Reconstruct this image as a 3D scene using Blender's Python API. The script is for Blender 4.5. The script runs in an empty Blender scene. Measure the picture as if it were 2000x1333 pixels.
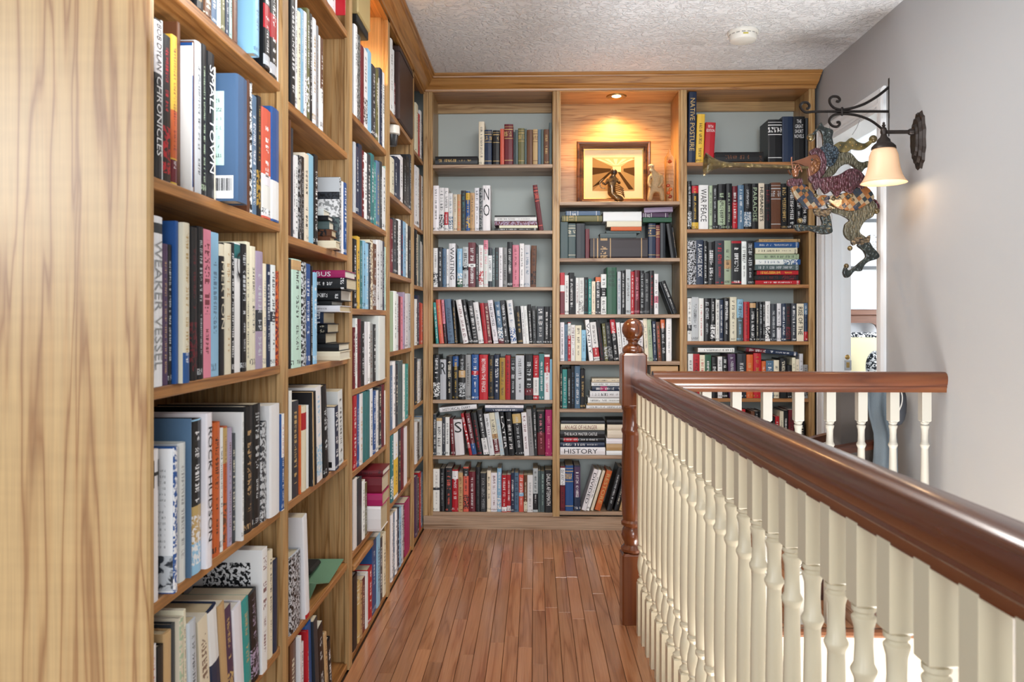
import bpy, bmesh, math, random, re
from mathutils import Vector, Matrix

random.seed(7)
scene = bpy.context.scene
col = scene.collection

# ------------------------------------------------------------------ camera, world, light, exposure
F = 1563.0                      # focal length in pixels of a 2000 px wide frame
H = 1.13                        # eye height
TH = math.atan(45.0 / F)        # small yaw
CT, ST = math.cos(TH), math.sin(TH)

cam = bpy.data.cameras.new('camera')
cam_o = bpy.data.objects.new('camera', cam)
col.objects.link(cam_o)
cam_o.location = (0, 0, H)
cam_o.rotation_euler = (math.pi / 2, 0, TH)
cam.sensor_width = 36
cam.lens = F / 2000 * 36
cam.shift_y = -41.5 / 2000
cam.clip_start = 0.02
cam.dof.use_dof = True
cam.dof.focus_distance = 3.9
cam.dof.aperture_fstop = 9.0
scene.camera = cam_o

world = bpy.data.worlds.new('world')
scene.world = world
world.use_nodes = True
wb = world.node_tree.nodes['Background']
wb.inputs[0].default_value = (0.86, 0.93, 1.0, 1)
wb.inputs[1].default_value = 0.55


def area_light(name, loc, target, sx, sy, power, color=(1, 1, 1)):
    l = bpy.data.lights.new(name, 'AREA')
    l.shape = 'RECTANGLE'
    l.size, l.size_y = sx, sy
    l.energy = power
    l.color = color
    o = bpy.data.objects.new(name, l)
    col.objects.link(o)
    o.location = loc
    o.rotation_euler = (Vector(target) - Vector(loc)).to_track_quat('-Z', 'Y').to_euler()
    return o


area_light('window_light', (0.6, -6.5, 2.0), (0.2, 3.0, 1.2), 4.0, 2.4, 310, (0.95, 0.97, 1.0))
area_light('side_window_light', (-4.6, -4.2, 2.5), (-0.3, 2.0, 1.2), 1.8, 1.6, 120, (0.90, 0.95, 1.0))
area_light('ceiling_lamp_light', (0.3, 2.7, 2.42), (0.3, 2.7, 0), 0.6, 0.6, 17, (1.0, 0.96, 0.91))  # added overhead fill to even out the far shelves, no fixture hangs here
area_light('uplight', (-0.25, 1.2, 1.5), (0.0, 2.3, 2.44), 0.5, 0.5, 7, (0.97, 0.98, 1.0))  # added fill aimed upwards to brighten the ceiling, no lamp stands here
area_light('stair_uplight', (0.85, 1.6, -2.0), (0.75, 2.5, 2.44), 1.0, 1.0, 120, (0.97, 0.98, 1.0))  # unseen fill added below the stairwell to lift the ceiling and upper wall
area_light('bedroom_window_light', (3.9, 4.3, 1.5), (2.3, 5.6, 1.2), 1.4, 1.4, 60, (0.93, 0.97, 1.0))
area_light('downstairs_light', (0.95, 1.6, -1.2), (0.95, 2.6, 0.0), 0.8, 0.8, 9, (1.0, 0.84, 0.66))

vs = scene.view_settings
vs.view_transform = 'Standard'
vs.look = 'None'
vs.gamma = 1
vs.use_curve_mapping = False
vs.exposure = 0.34


# ------------------------------------------------------------------ pixels of the photograph -> points on real planes
def ray(x, y):
    xc, zc = (x - 1000) / F, (625 - y) / F
    return Vector((CT * xc - ST, ST * xc + CT, zc))


def onX(x, y, X):
    d = ray(x, y)
    t = X / d.x
    return Vector((X, d.y * t, H + d.z * t))


def onY(x, y, Y):
    d = ray(x, y)
    t = Y / d.y
    return Vector((d.x * t, Y, H + d.z * t))


def c2w(xc, yc, z):
    return Vector((CT * xc - ST * yc, ST * xc + CT * yc, z))


def srgb(h):
    if isinstance(h, str):
        h = h.lstrip('#')
        v = [int(h[i:i + 2], 16) / 255 for i in (0, 2, 4)]
    else:
        v = [c / 255 for c in h]
    return tuple((c / 12.92 if c <= 0.04045 else ((c + 0.055) / 1.055) ** 2.4) for c in v)


# ------------------------------------------------------------------ materials
def new_mat(name):
    m = bpy.data.materials.new(name)
    m.use_nodes = True
    nt = m.node_tree
    return m, nt, nt.nodes['Principled BSDF']


def N(nt, t, **kw):
    n = nt.nodes.new(t)
    for k, v in kw.items():
        if k.startswith('i_'):
            key = k[2:]
            n.inputs[int(key) if key.isdigit() else key].default_value = v
        else:
            setattr(n, k, v)
    return n


def plain(name, c, rough=0.5, metal=0.0, spec=0.5, bump=0.0, bscale=60, coat=0.0, var=0.0):
    m, nt, b = new_mat(name)
    c = srgb(c) if isinstance(c, str) else c
    b.inputs['Base Color'].default_value = (*c, 1)
    b.inputs['Roughness'].default_value = rough
    b.inputs['Metallic'].default_value = metal
    b.inputs['Specular IOR Level'].default_value = spec
    b.inputs['Coat Weight'].default_value = coat
    if bump or var:
        tc = N(nt, 'ShaderNodeTexCoord')
        no = N(nt, 'ShaderNodeTexNoise')
        no.inputs['Scale'].default_value = bscale
        no.inputs['Detail'].default_value = 4
        nt.links.new(tc.outputs['Object'], no.inputs['Vector'])
        if bump:
            bp = N(nt, 'ShaderNodeBump')
            bp.inputs['Strength'].default_value = bump
            bp.inputs['Distance'].default_value = 0.004
            nt.links.new(no.outputs['Fac'], bp.inputs['Height'])
            nt.links.new(bp.outputs['Normal'], b.inputs['Normal'])
        if var:
            mx = N(nt, 'ShaderNodeMix', data_type='RGBA')
            mx.inputs['A'].default_value = (*[v * (1 - var) for v in c], 1)
            mx.inputs['B'].default_value = (*[min(1, v * (1 + var)) for v in c], 1)
            nt.links.new(no.outputs['Fac'], mx.inputs['Factor'])
            nt.links.new(mx.outputs['Result'], b.inputs['Base Color'])
    return m


def wood(name, axis, dark, mid, light, rough=0.38, scale=9.0, coat=0.0, ripple=0.0, per_object=False, streak=0.35):
    """Procedural grain running along one axis of the object's own coordinates."""
    m, nt, b = new_mat(name)
    L = nt.links.new
    tc = N(nt, 'ShaderNodeTexCoord')
    vec = tc.outputs['Object']
    if per_object:
        oi = N(nt, 'ShaderNodeObjectInfo')
        ml = N(nt, 'ShaderNodeMath', operation='MULTIPLY')
        ml.inputs[1].default_value = 37.0
        L(oi.outputs['Random'], ml.inputs[0])
        cb = N(nt, 'ShaderNodeCombineXYZ')
        for k in range(3):
            L(ml.outputs[0], cb.inputs[k])
        ad = N(nt, 'ShaderNodeVectorMath', operation='ADD')
        L(vec, ad.inputs[0])
        L(cb.outputs[0], ad.inputs[1])
        vec = ad.outputs[0]
    s1 = [scale] * 3
    s1[axis] = scale * 0.055
    s2 = [230.0] * 3
    s2[axis] = 5.0
    mp = N(nt, 'ShaderNodeMapping')
    mp.inputs['Scale'].default_value = s1
    L(vec, mp.inputs['Vector'])
    n1 = N(nt, 'ShaderNodeTexNoise')
    n1.inputs['Scale'].default_value = 1.6
    n1.inputs['Detail'].default_value = 3
    n1.inputs['Distortion'].default_value = 0.35
    L(mp.outputs[0], n1.inputs['Vector'])
    rings = N(nt, 'ShaderNodeMath', operation='MULTIPLY')
    rings.inputs[1].default_value = 9.0
    L(n1.outputs['Fac'], rings.inputs[0])
    fr = N(nt, 'ShaderNodeMath', operation='PINGPONG')
    fr.inputs[1].default_value = 1.0
    L(rings.outputs[0], fr.inputs[0])
    ramp = N(nt, 'ShaderNodeValToRGB')
    e = ramp.color_ramp.elements
    e[0].position, e[0].color = 0.0, (*srgb(dark), 1)
    e[1].position, e[1].color = 1.0, (*srgb(light), 1)
    k = e.new(0.22)
    k.color = (*srgb(mid), 1)
    k = e.new(0.6)
    k.color = (*srgb(light), 1)
    L(fr.outputs[0], ramp.inputs['Fac'])
    mp2 = N(nt, 'ShaderNodeMapping')
    mp2.inputs['Scale'].default_value = s2
    L(vec, mp2.inputs['Vector'])
    n2 = N(nt, 'ShaderNodeTexNoise')
    n2.inputs['Scale'].default_value = 1.0
    n2.inputs['Detail'].default_value = 2
    L(mp2.outputs[0], n2.inputs['Vector'])
    mr = N(nt, 'ShaderNodeMapRange')
    mr.inputs['From Min'].default_value = 0.35
    mr.inputs['From Max'].default_value = 0.65
    mr.inputs['To Min'].default_value = 1.0 - streak
    mr.inputs['To Max'].default_value = 1.0
    L(n2.outputs['Fac'], mr.inputs['Value'])
    mx = N(nt, 'ShaderNodeMix', data_type='RGBA', blend_type='MULTIPLY')
    mx.inputs['Factor'].default_value = 1
    L(ramp.outputs['Color'], mx.inputs['A'])
    L(mr.outputs['Result'], mx.inputs['B'])
    out = mx.outputs['Result']
    if ripple:                       # cross-grain figure of curly oak
        s3 = [6.0] * 3
        s3[axis] = 55.0
        mp3 = N(nt, 'ShaderNodeMapping')
        mp3.inputs['Scale'].default_value = s3
        L(vec, mp3.inputs['Vector'])
        n3 = N(nt, 'ShaderNodeTexNoise')
        n3.inputs['Scale'].default_value = 1.0
        n3.inputs['Detail'].default_value = 1
        L(mp3.outputs[0], n3.inputs['Vector'])
        mr3 = N(nt, 'ShaderNodeMapRange')
        mr3.inputs['From Min'].default_value = 0.35
        mr3.inputs['From Max'].default_value = 0.65
        mr3.inputs['To Min'].default_value = 1.0 - ripple
        mr3.inputs['To Max'].default_value = 1.0 + ripple
        L(n3.outputs['Fac'], mr3.inputs['Value'])
        mx3 = N(nt, 'ShaderNodeMix', data_type='RGBA', blend_type='MULTIPLY')
        mx3.inputs['Factor'].default_value = 1
        L(out, mx3.inputs['A'])
        L(mr3.outputs['Result'], mx3.inputs['B'])
        out = mx3.outputs['Result']
    if per_object:
        mro = N(nt, 'ShaderNodeMapRange')
        mro.inputs['To Min'].default_value = 0.80
        mro.inputs['To Max'].default_value = 1.16
        L(oi.outputs['Random'], mro.inputs['Value'])
        mxo = N(nt, 'ShaderNodeMix', data_type='RGBA', blend_type='MULTIPLY')
        mxo.inputs['Factor'].default_value = 1
        L(out, mxo.inputs['A'])
        L(mro.outputs['Result'], mxo.inputs['B'])
        out = mxo.outputs['Result']
    L(out, b.inputs['Base Color'])
    b.inputs['Roughness'].default_value = rough
    b.inputs['Coat Weight'].default_value = coat
    b.inputs['Coat Roughness'].default_value = 0.12
    bp = N(nt, 'ShaderNodeBump')
    bp.inputs['Strength'].default_value = 0.08
    bp.inputs['Distance'].default_value = 0.001
    L(n2.outputs['Fac'], bp.inputs['Height'])
    L(bp.outputs['Normal'], b.inputs['Normal'])
    return m


OAK = ('98703f', 'b18a58', 'bf9b69')
M = {}
for ax, nm in enumerate('xyz'):
    M['oak_' + nm] = wood('oak_grain_' + nm, ax, *OAK, scale=15, streak=0.3)
    M['shelf_' + nm] = wood('shelf_oak_grain_' + nm, ax, '87562a', 'a26d3a', 'b07c48', rough=0.33, scale=10)
M['oak_panel'] = wood('oak_end_panel', 2, '93683c', 'b38d5c', 'bb9867', rough=0.34, scale=10, ripple=0.03, streak=0.12, coat=0.35)
M['oak_panel'].node_tree.nodes['Principled BSDF'].inputs['Coat Roughness'].default_value = 0.3
M['crown'] = wood('crown_oak_x', 0, '8a5824', 'a27036', 'b07e44', rough=0.32, scale=12, streak=0.25)
M['crown_y'] = wood('crown_oak_y', 1, '8a5824', 'a27036', 'b07e44', rough=0.32, scale=12, streak=0.25)
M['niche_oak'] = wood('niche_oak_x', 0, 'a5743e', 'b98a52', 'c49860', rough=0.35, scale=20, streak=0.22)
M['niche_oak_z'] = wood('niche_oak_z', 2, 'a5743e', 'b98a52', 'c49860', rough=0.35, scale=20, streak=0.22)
M['base_oak'] = wood('base_oak_x', 0, '7d5c40', 'a28164', 'b4977c', rough=0.42, scale=12)
M['floor_oak'] = wood('floor_oak', 1, '8f5b39', '9f6a46', 'aa7652', rough=0.26, scale=10, per_object=True, coat=0.35, streak=0.16)
M['rail'] = wood('mahogany_rail', 1, '4f2614', '5c2e1a', '66351e', rough=0.26, scale=5, coat=0.5, streak=0.06)
M['rail_x'] = wood('mahogany_rail_x', 0, '552a14', '66351a', '70401f', rough=0.26, scale=6, coat=0.5, streak=0.08)
M['newel'] = wood('newel_wood', 2, '552812', '683418', '733d1e', rough=0.24, scale=8, coat=0.5, streak=0.1)
M['chair_wood'] = wood('chair_wood', 0, '3a1d14', '4c281b', '5a3222', rough=0.3, scale=9, coat=0.3)
M['wall'] = plain('wall_paint', 'aaabad', 0.75, bump=0.05, bscale=140)
M['backwall'] = plain('bookcase_back_paint', 'bcc5c2', 0.8)
M['white_trim'] = plain('white_trim', 'dfe1e3', 0.35)
M['white_wall'] = plain('bedroom_wall', 'e6e9ee', 0.8)
M['baluster'] = plain('baluster_paint', 'd8ccb0', 0.35)
M['iron'] = plain('black_iron', '241f1d', 0.42, metal=0.6, bump=0.2, bscale=90)
M['bronze'] = plain('bronze_patina', '2e2622', 0.4, metal=0.5, bump=0.15, bscale=80)
M['cream_wall'] = plain('cream_fascia', 'e9d9bf', 0.7)
M['plastic'] = plain('white_plastic', 'e4e2da', 0.4)
M['brass'] = plain('brass', 'a98a55', 0.3, metal=0.9)
M['steel'] = plain('steel', 'b8b8b8', 0.25, metal=0.9)
M['dark'] = plain('dark_hole', '0d0b0a', 0.8)
M['bulb'] = plain('bulb', 'ffffff', 0.4)
bb = M['bulb'].node_tree.nodes['Principled BSDF']
bb.inputs['Emission Color'].default_value = (1, 0.86, 0.62, 1)
bb.inputs['Emission Strength'].default_value = 7

# ceiling: knock-down plaster
m, nt, b = new_mat('textured_ceiling')
b.inputs['Base Color'].default_value = (*srgb('e6e8ea'), 1)
b.inputs['Roughness'].default_value = 0.8
tc = N(nt, 'ShaderNodeTexCoord')
n1 = N(nt, 'ShaderNodeTexNoise')
n1.inputs['Scale'].default_value = 30
n1.inputs['Detail'].default_value = 5
n1.inputs['Distortion'].default_value = 1.6
mr = N(nt, 'ShaderNodeMapRange')
mr.inputs['From Min'].default_value = 0.45
mr.inputs['From Max'].default_value = 0.6
bp = N(nt, 'ShaderNodeBump')
bp.inputs['Strength'].default_value = 0.7
bp.inputs['Distance'].default_value = 0.01
nt.links.new(tc.outputs['Object'], n1.inputs['Vector'])
nt.links.new(n1.outputs['Fac'], mr.inputs['Value'])
nt.links.new(mr.outputs['Result'], bp.inputs['Height'])
nt.links.new(bp.outputs['Normal'], b.inputs['Normal'])
M['ceiling'] = m


# book covers: cloth or card whose colour and print are carried by the mesh
def book_material():
    m, nt, b = new_mat('book_cover')
    L = nt.links.new

    def math_(op, a, bb=None, c=None):
        n = N(nt, 'ShaderNodeMath', operation=op)
        for i, v in enumerate((a, bb, c)):
            if v is None:
                continue
            if isinstance(v, (int, float)):
                n.inputs[i].default_value = v
            else:
                L(v, n.inputs[i])
        return n.outputs[0]

    base = N(nt, 'ShaderNodeAttribute', attribute_name='base')
    ink = N(nt, 'ShaderNodeAttribute', attribute_name='ink')
    mode = ink.outputs['Alpha']
    uv = N(nt, 'ShaderNodeUVMap', uv_map='print')
    sp = N(nt, 'ShaderNodeSeparateXYZ')
    L(uv.outputs[0], sp.inputs[0])
    u, v = sp.outputs[0], sp.outputs[1]
    cell = math_('FLOOR', v)
    fv = math_('FRACT', v)
    gx = math_('FLOOR', math_('MULTIPLY', fv, 4.0))
    gy = math_('FLOOR', math_('MULTIPLY', u, 5.0))
    cb = N(nt, 'ShaderNodeCombineXYZ')
    L(cell, cb.inputs[0]); L(gx, cb.inputs[1]); L(gy, cb.inputs[2])
    wn = N(nt, 'ShaderNodeTexWhiteNoise', noise_dimensions='3D')
    L(cb.outputs[0], wn.inputs['Vector'])
    cb2 = N(nt, 'ShaderNodeCombineXYZ')
    L(cell, cb2.inputs[0]); L(gx, cb2.inputs[1])
    cb2.inputs[2].default_value = 17
    wn2 = N(nt, 'ShaderNodeTexWhiteNoise', noise_dimensions='3D')
    L(cb2.outputs[0], wn2.inputs['Vector'])
    wn3 = N(nt, 'ShaderNodeTexWhiteNoise', noise_dimensions='1D')
    L(cell, wn3.inputs['W'])
    on = math_('MAXIMUM', math_('GREATER_THAN', wn.outputs['Value'], 0.60), math_('GREATER_THAN', wn2.outputs['Value'], 0.66))
    on = math_('MULTIPLY', on, math_('LESS_THAN', fv, 0.76))
    on = math_('MULTIPLY', on, math_('GREATER_THAN', wn3.outputs['Value'], 0.16))
    on = math_('MULTIPLY', on, math_('GREATER_THAN', u, 0.0))
    on = math_('MULTIPLY', on, math_('LESS_THAN', u, 1.0))
    is_txt = math_('MULTIPLY', math_('GREATER_THAN', mode, 0.2), math_('LESS_THAN', mode, 0.6))
    txt = math_('MULTIPLY', math_('MULTIPLY', on, is_txt), 0.85)
    no = N(nt, 'ShaderNodeTexNoise')
    no.inputs['Scale'].default_value = 2.2
    no.inputs['Detail'].default_value = 3
    no.inputs['Distortion'].default_value = 0.6
    L(uv.outputs[0], no.inputs['Vector'])
    mr = N(nt, 'ShaderNodeMapRange')
    mr.inputs['From Min'].default_value = 0.47
    mr.inputs['From Max'].default_value = 0.53
    L(no.outputs['Fac'], mr.inputs['Value'])
    pic = math_('MULTIPLY', mr.outputs['Result'], math_('GREATER_THAN', mode, 0.6))
    fac = math_('MAXIMUM', txt, pic)
    mx = N(nt, 'ShaderNodeMix', data_type='RGBA')
    L(fac, mx.inputs['Factor'])
    L(base.outputs['Color'], mx.inputs['A'])
    L(ink.outputs['Color'], mx.inputs['B'])
    L(mx.outputs['Result'], b.inputs['Base Color'])
    b.inputs['Roughness'].default_value = 0.38
    b.inputs['Specular IOR Level'].default_value = 0.32
    return m


M['book'] = book_material()
M['paper'] = M['book'].copy()
M['paper'].name = 'printed_paper'
M['paper'].node_tree.nodes['Principled BSDF'].inputs['Roughness'].default_value = 0.9
M['paper'].node_tree.nodes['Principled BSDF'].inputs['Specular IOR Level'].default_value = 0.08
m, nt, b = new_mat('book_pages')
at = N(nt, 'ShaderNodeAttribute', attribute_name='base')
tc = N(nt, 'ShaderNodeTexCoord')
mp = N(nt, 'ShaderNodeMapping')
mp.inputs['Scale'].default_value = (900, 6, 6)
no = N(nt, 'ShaderNodeTexNoise')
no.inputs['Scale'].default_value = 1
mr = N(nt, 'ShaderNodeMapRange')
mr.inputs['To Min'].default_value = 0.75
mr.inputs['To Max'].default_value = 1.1
mx = N(nt, 'ShaderNodeMix', data_type='RGBA', blend_type='MULTIPLY')
mx.inputs['Factor'].default_value = 1
nt.links.new(tc.outputs['Object'], mp.inputs['Vector'])
nt.links.new(mp.outputs[0], no.inputs['Vector'])
nt.links.new(no.outputs['Fac'], mr.inputs['Value'])
nt.links.new(at.outputs['Color'], mx.inputs['A'])
nt.links.new(mr.outputs['Result'], mx.inputs['B'])
nt.links.new(mx.outputs['Result'], b.inputs['Base Color'])
b.inputs['Roughness'].default_value = 0.8
M['pages'] = m


# ------------------------------------------------------------------ mesh helpers
class MB:
    """Collects faces; each face may carry a base colour, an ink colour with print mode, and print coordinates."""

    def __init__(s):
        s.v, s.f, s.mi, s.base, s.ink, s.uv = [], [], [], [], [], []

    def face(s, pts, base=(0.5, 0.5, 0.5), ink=(0, 0, 0, 0), uvs=None, mi=0):
        i = len(s.v)
        s.v.extend(pts)
        s.f.append(tuple(range(i, i + len(pts))))
        s.mi.append(mi); s.base.append(base); s.ink.append(ink)
        s.uv.append(uvs or [(0, 0)] * len(pts))

    def box(s, x0, x1, y0, y1, z0, z1, **kw):
        a = [(x, y, z) for z in (z0, z1) for y in (y0, y1) for x in (x0, x1)]
        for q in ((0, 2, 3, 1), (4, 5, 7, 6), (0, 1, 5, 4), (2, 6, 7, 3), (0, 4, 6, 2), (1, 3, 7, 5)):
            s.face([a[k] for k in q], **kw)
        return s

    def merge(s, o, mat):
        i = len(s.v)
        s.v.extend([tuple(mat @ Vector(p)) for p in o.v])
        s.f.extend([tuple(k + i for k in f) for f in o.f])
        s.mi.extend(o.mi); s.base.extend(o.base); s.ink.extend(o.ink); s.uv.extend(o.uv)

    def mesh(s, name, mats, colours=False, weld=True):
        me = bpy.data.meshes.new(name)
        me.from_pydata([tuple(p) for p in s.v], [], s.f)
        for m in mats:
            me.materials.append(m)
        me.polygons.foreach_set('material_index', s.mi)
        if colours:
            A = me.attributes.new('base', 'FLOAT_COLOR', 'CORNER')
            B = me.attributes.new('ink', 'FLOAT_COLOR', 'CORNER')
            U = me.uv_layers.new(name='print')
            fa, fb, fu = [], [], []
            for f, ba, ik, uv in zip(s.f, s.base, s.ink, s.uv):
                for k in range(len(f)):
                    fa += [ba[0], ba[1], ba[2], 1]
                    fb += list(ik)
                    fu += list(uv[k])
            me.attributes['base'].data.foreach_set('color', fa)
            me.attributes['ink'].data.foreach_set('color', fb)
            me.uv_layers['print'].data.foreach_set('uv', fu)
        if weld:
            bm = bmesh.new()
            bm.from_mesh(me)
            bmesh.ops.remove_doubles(bm, verts=bm.verts, dist=1e-5)
            bmesh.ops.recalc_face_normals(bm, faces=bm.faces)
            bm.to_mesh(me)
            bm.free()
        me.update()
        return me


def link(name, me, parent=None, smooth=None, bevel=0.0):
    o = bpy.data.objects.new(name, me)
    col.objects.link(o)
    if parent is not None:
        o.parent = parent
        p, top = parent, parent.matrix_basis.copy()
        while p.parent is not None:
            p = p.parent
            top = p.matrix_basis @ top
        o.matrix_basis = top.inverted()          # meshes are modelled in room coordinates
    if smooth is not None:
        for p in me.polygons:
            p.use_smooth = True
        if smooth < 3:
            md = o.modifiers.new('edges', 'EDGE_SPLIT')
            md.split_angle = smooth
    if bevel:
        md = o.modifiers.new('bevel', 'BEVEL')
        md.width = bevel
        md.segments = 1
        md.limit_method = 'ANGLE'
    return o


def obj(name, mb, mat, parent=None, smooth=None, bevel=0.0):
    mats = mat if isinstance(mat, (list, tuple)) else [mat]
    return link(name, mb.mesh(name, mats), parent, smooth, bevel)


def thing(name, label, cat, loc=(0, 0, 0), group=None):
    o = bpy.data.objects.new(name, None)
    col.objects.link(o)
    o.empty_display_size = 0.05
    o.location = loc
    return tag(o, label, cat, group)


def tag(o, label, cat, group=None, kind=None):
    o['label'] = label
    o['category'] = cat
    if group:
        o['group'] = group
    if kind:
        o['kind'] = kind
    return o


def structure(o):
    o['kind'] = 'structure'
    return o


def lathe(profile, n=20, axis='z', c=(0, 0, 0), mb=None):
    """profile: list of (radius, height)."""
    mb = mb or MB()
    rings = []
    for r, z in profile:
        ring = []
        for k in range(n):
            a = 2 * math.pi * k / n
            p = (r * math.cos(a), r * math.sin(a), z)
            if axis == 'x':
                p = (z, r * math.cos(a), r * math.sin(a))
            elif axis == 'y':
                p = (r * math.cos(a), z, -r * math.sin(a))
            ring.append((p[0] + c[0], p[1] + c[1], p[2] + c[2]))
        rings.append(ring)
    for a, b_ in zip(rings, rings[1:]):
        for k in range(n):
            mb.face([a[k], a[(k + 1) % n], b_[(k + 1) % n], b_[k]])
    if profile[0][0] > 1e-5:
        mb.face(rings[0][::-1])
    if profile[-1][0] > 1e-5:
        mb.face(rings[-1])
    return mb


def sweep(path, prof, mb=None, up=Vector((0, 0, 1)), closed_prof=True, caps=True):
    """Sweep a 2-D profile (side, up) along a polyline of points."""
    mb = mb or MB()
    P = [Vector(p) for p in path]
    rings = []
    for i, p in enumerate(P):
        d = (P[min(i + 1, len(P) - 1)] - P[max(i - 1, 0)]).normalized()
        s = d.cross(up)
        s = s.normalized() if s.length > 1e-6 else Vector((1, 0, 0))
        u = s.cross(d).normalized()
        rings.append([tuple(p + s * a + u * b_) for a, b_ in prof])
    n = len(prof)
    for a, b_ in zip(rings, rings[1:]):
        for k in range(n if closed_prof else n - 1):
            mb.face([a[k], a[(k + 1) % n], b_[(k + 1) % n], b_[k]])
    if caps:
        mb.face(rings[0][::-1])
        mb.face(rings[-1])
    return mb


def circle(r, n=8, sq=1.0):
    return [(r * math.cos(2 * math.pi * k / n), sq * r * math.sin(2 * math.pi * k / n)) for k in range(n)]


def smooth_path(pts, n=5):
    """Catmull-Rom through the points."""
    P = [Vector(p) for p in pts]
    out = []
    for i in range(len(P) - 1):
        p0, p1, p2, p3 = P[max(i - 1, 0)], P[i], P[i + 1], P[min(i + 2, len(P) - 1)]
        for k in range(n):
            t = k / n
            out.append(0.5 * ((2 * p1) + (p2 - p0) * t + (2 * p0 - 5 * p1 + 4 * p2 - p3) * t * t + (3 * p1 - p0 - 3 * p2 + p3) * t ** 3))
    out.append(P[-1])
    return out


def ball(c, r, n=14, sq=1.0):
    k = 8
    return lathe([(r * math.sin(math.pi * i / k), -r * sq * math.cos(math.pi * i / k)) for i in range(k + 1)], n, 'z', c)
# ------------------------------------------------------------------ main planes of the place
YB = 4.31                       # front of the end-wall bookcase
XL = -0.599                     # front of the long bookcase
WALL_L, WALL_B = -0.895, 4.585
XR = onY(1600, 140, YB).x       # right-hand wall
CEIL = 2.445
TOP = 2.362                     # underside of the crown
EDGE_X = 0.515                  # stair edge of the landing, in rail direction
CROSS_Y = 3.012                 # cross railing
NOSE_Y = 2.966                  # edge of the landing below it

# room shell
structure(obj('ceiling', MB().box(WALL_L - 0.1, XR + 0.1, -1.2, WALL_B + 0.1, CEIL, CEIL + 0.08), M['ceiling']))
structure(obj('wall_left', MB().box(WALL_L - 0.1, WALL_L, 1.226, WALL_B, -0.03, CEIL), M['wall']))
structure(obj('wall_back', MB().box(WALL_L - 0.1, XR, WALL_B, WALL_B + 0.1, -0.03, CEIL), M['backwall']))
DO0, DO1, DTOP = 3.565, 4.235, 2.07   # doorway in the right-hand wall
mb = MB()
mb.box(XR, XR + 0.12, -1.2, DO0, -2.6, CEIL)
mb.box(XR, XR + 0.12, DO1, WALL_B + 0.1, -2.6, CEIL)
mb.box(XR, XR + 0.12, DO0, DO1, DTOP, CEIL)
mb.box(XR, XR + 0.12, DO0, DO1, -2.6, -0.001)
structure(obj('wall_right', mb, M['wall']))

# floor: sub-floor slab with oak strips laid on it
e0, e1 = c2w(EDGE_X, -0.2, 0), c2w(EDGE_X, 2.97, 0)
mb = MB()
poly = [(WALL_L, -0.2), (e0.x, -0.2), (e1.x, NOSE_Y), (XR, NOSE_Y), (XR, WALL_B), (WALL_L, WALL_B)]
top = [(x, y, -0.012) for x, y in poly]
bot = [(x, y, -0.035) for x, y in poly]
mb.face(top)
mb.face(bot[::-1])
for k in range(len(poly)):
    j = (k + 1) % len(poly)
    mb.face([bot[k], bot[j], top[j], top[k]])
floor = structure(obj('floor', mb, plain('sub_floor', '3a2210', 0.8)))


def plank(pts):
    """One floor strip from its four corners, with eased edges."""
    g = 0.0007
    c = Vector((sum(p[0] for p in pts) / 4, sum(p[1] for p in pts) / 4))
    ins = []
    for p in pts:
        d = Vector(p[:2]) - c
        ins.append((p[0] - math.copysign(g, d.x), p[1] - math.copysign(g, d.y)))
    m_ = MB()
    b0 = [(x, y, -0.012) for x, y in ins]
    b1 = [(x, y, -0.0012) for x, y in ins]
    b2 = [(x - math.copysign(0.0012, x - c.x), y - math.copysign(0.0012, y - c.y), 0.0) for x, y in ins]
    for a, bq in ((b0, b1), (b1, b2)):
        for k in range(4):
            j = (k + 1) % 4
            m_.face([a[k], a[j], bq[j], bq[k]])
    m_.face(b2)
    obj('plank', m_, M['floor_oak'], floor)


PW = 0.0492
rp = random.Random(3)
x = -0.60
while x < 0.385:
    y = 0.9 - rp.random() * 0.5
    while y < YB:
        y2 = y + rp.uniform(0.35, 1.25)
        if y2 > YB - 0.2:
            y2 = YB
        plank([(x, y), (x + PW, y), (x + PW, y2), (x, y2)])
        y = y2
    x += PW
xs = x
# two boards that follow the stair edge
for k in range(1):
    y = 0.5
    while y < 2.95:
        y2 = min(y + rp.uniform(0.6, 1.1), NOSE_Y)
        if NOSE_Y - y2 < 0.2:
            y2 = NOSE_Y
        xa = lambda yy: e0.x + (e1.x - e0.x) * (yy + 0.2) / (NOSE_Y + 0.2)
        plank([(xs, y), (xa(y), y), (xa(y2), y2), (xs, y2)])
        y = y2
x = xs
while x < XR:
    y = NOSE_Y
    while y < YB:
        y2 = y + rp.uniform(0.5, 1.2)
        if y2 > YB - 0.25:
            y2 = YB
        plank([(x, y), (min(x + PW, XR), y), (min(x + PW, XR), y2), (x, y2)])
        y = y2
    x += PW

# edges of the stairwell
nz = sweep([(e1.x - 0.02, NOSE_Y - 0.008, -0.016), (XR, NOSE_Y - 0.008, -0.016)],
           [(-0.012, 0.016), (0.004, 0.016), (0.012, 0.008), (0.013, -0.004), (0.006, -0.014), (-0.012, -0.014)])
structure(obj('trim_1', nz, M['rail_x'], smooth=0.6))
structure(obj('trim_2', MB().box(e1.x, XR, NOSE_Y, NOSE_Y + 0.08, -2.6, -0.03), M['cream_wall']))
q0, q1 = c2w(EDGE_X - 0.05, -0.2, 0), c2w(EDGE_X - 0.05, 2.97, 0)
mb = MB()
pp = [(q0.x, q0.y), (e0.x - .005, e0.y), (e1.x - .005, e1.y), (q1.x, q1.y)]
for k in range(4):
    j = (k + 1) % 4
    mb.face([(*pp[k], -2.6), (*pp[j], -2.6), (*pp[j], -0.036), (*pp[k], -0.036)])
structure(obj('trim_3', mb, M['cream_wall']))
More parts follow.
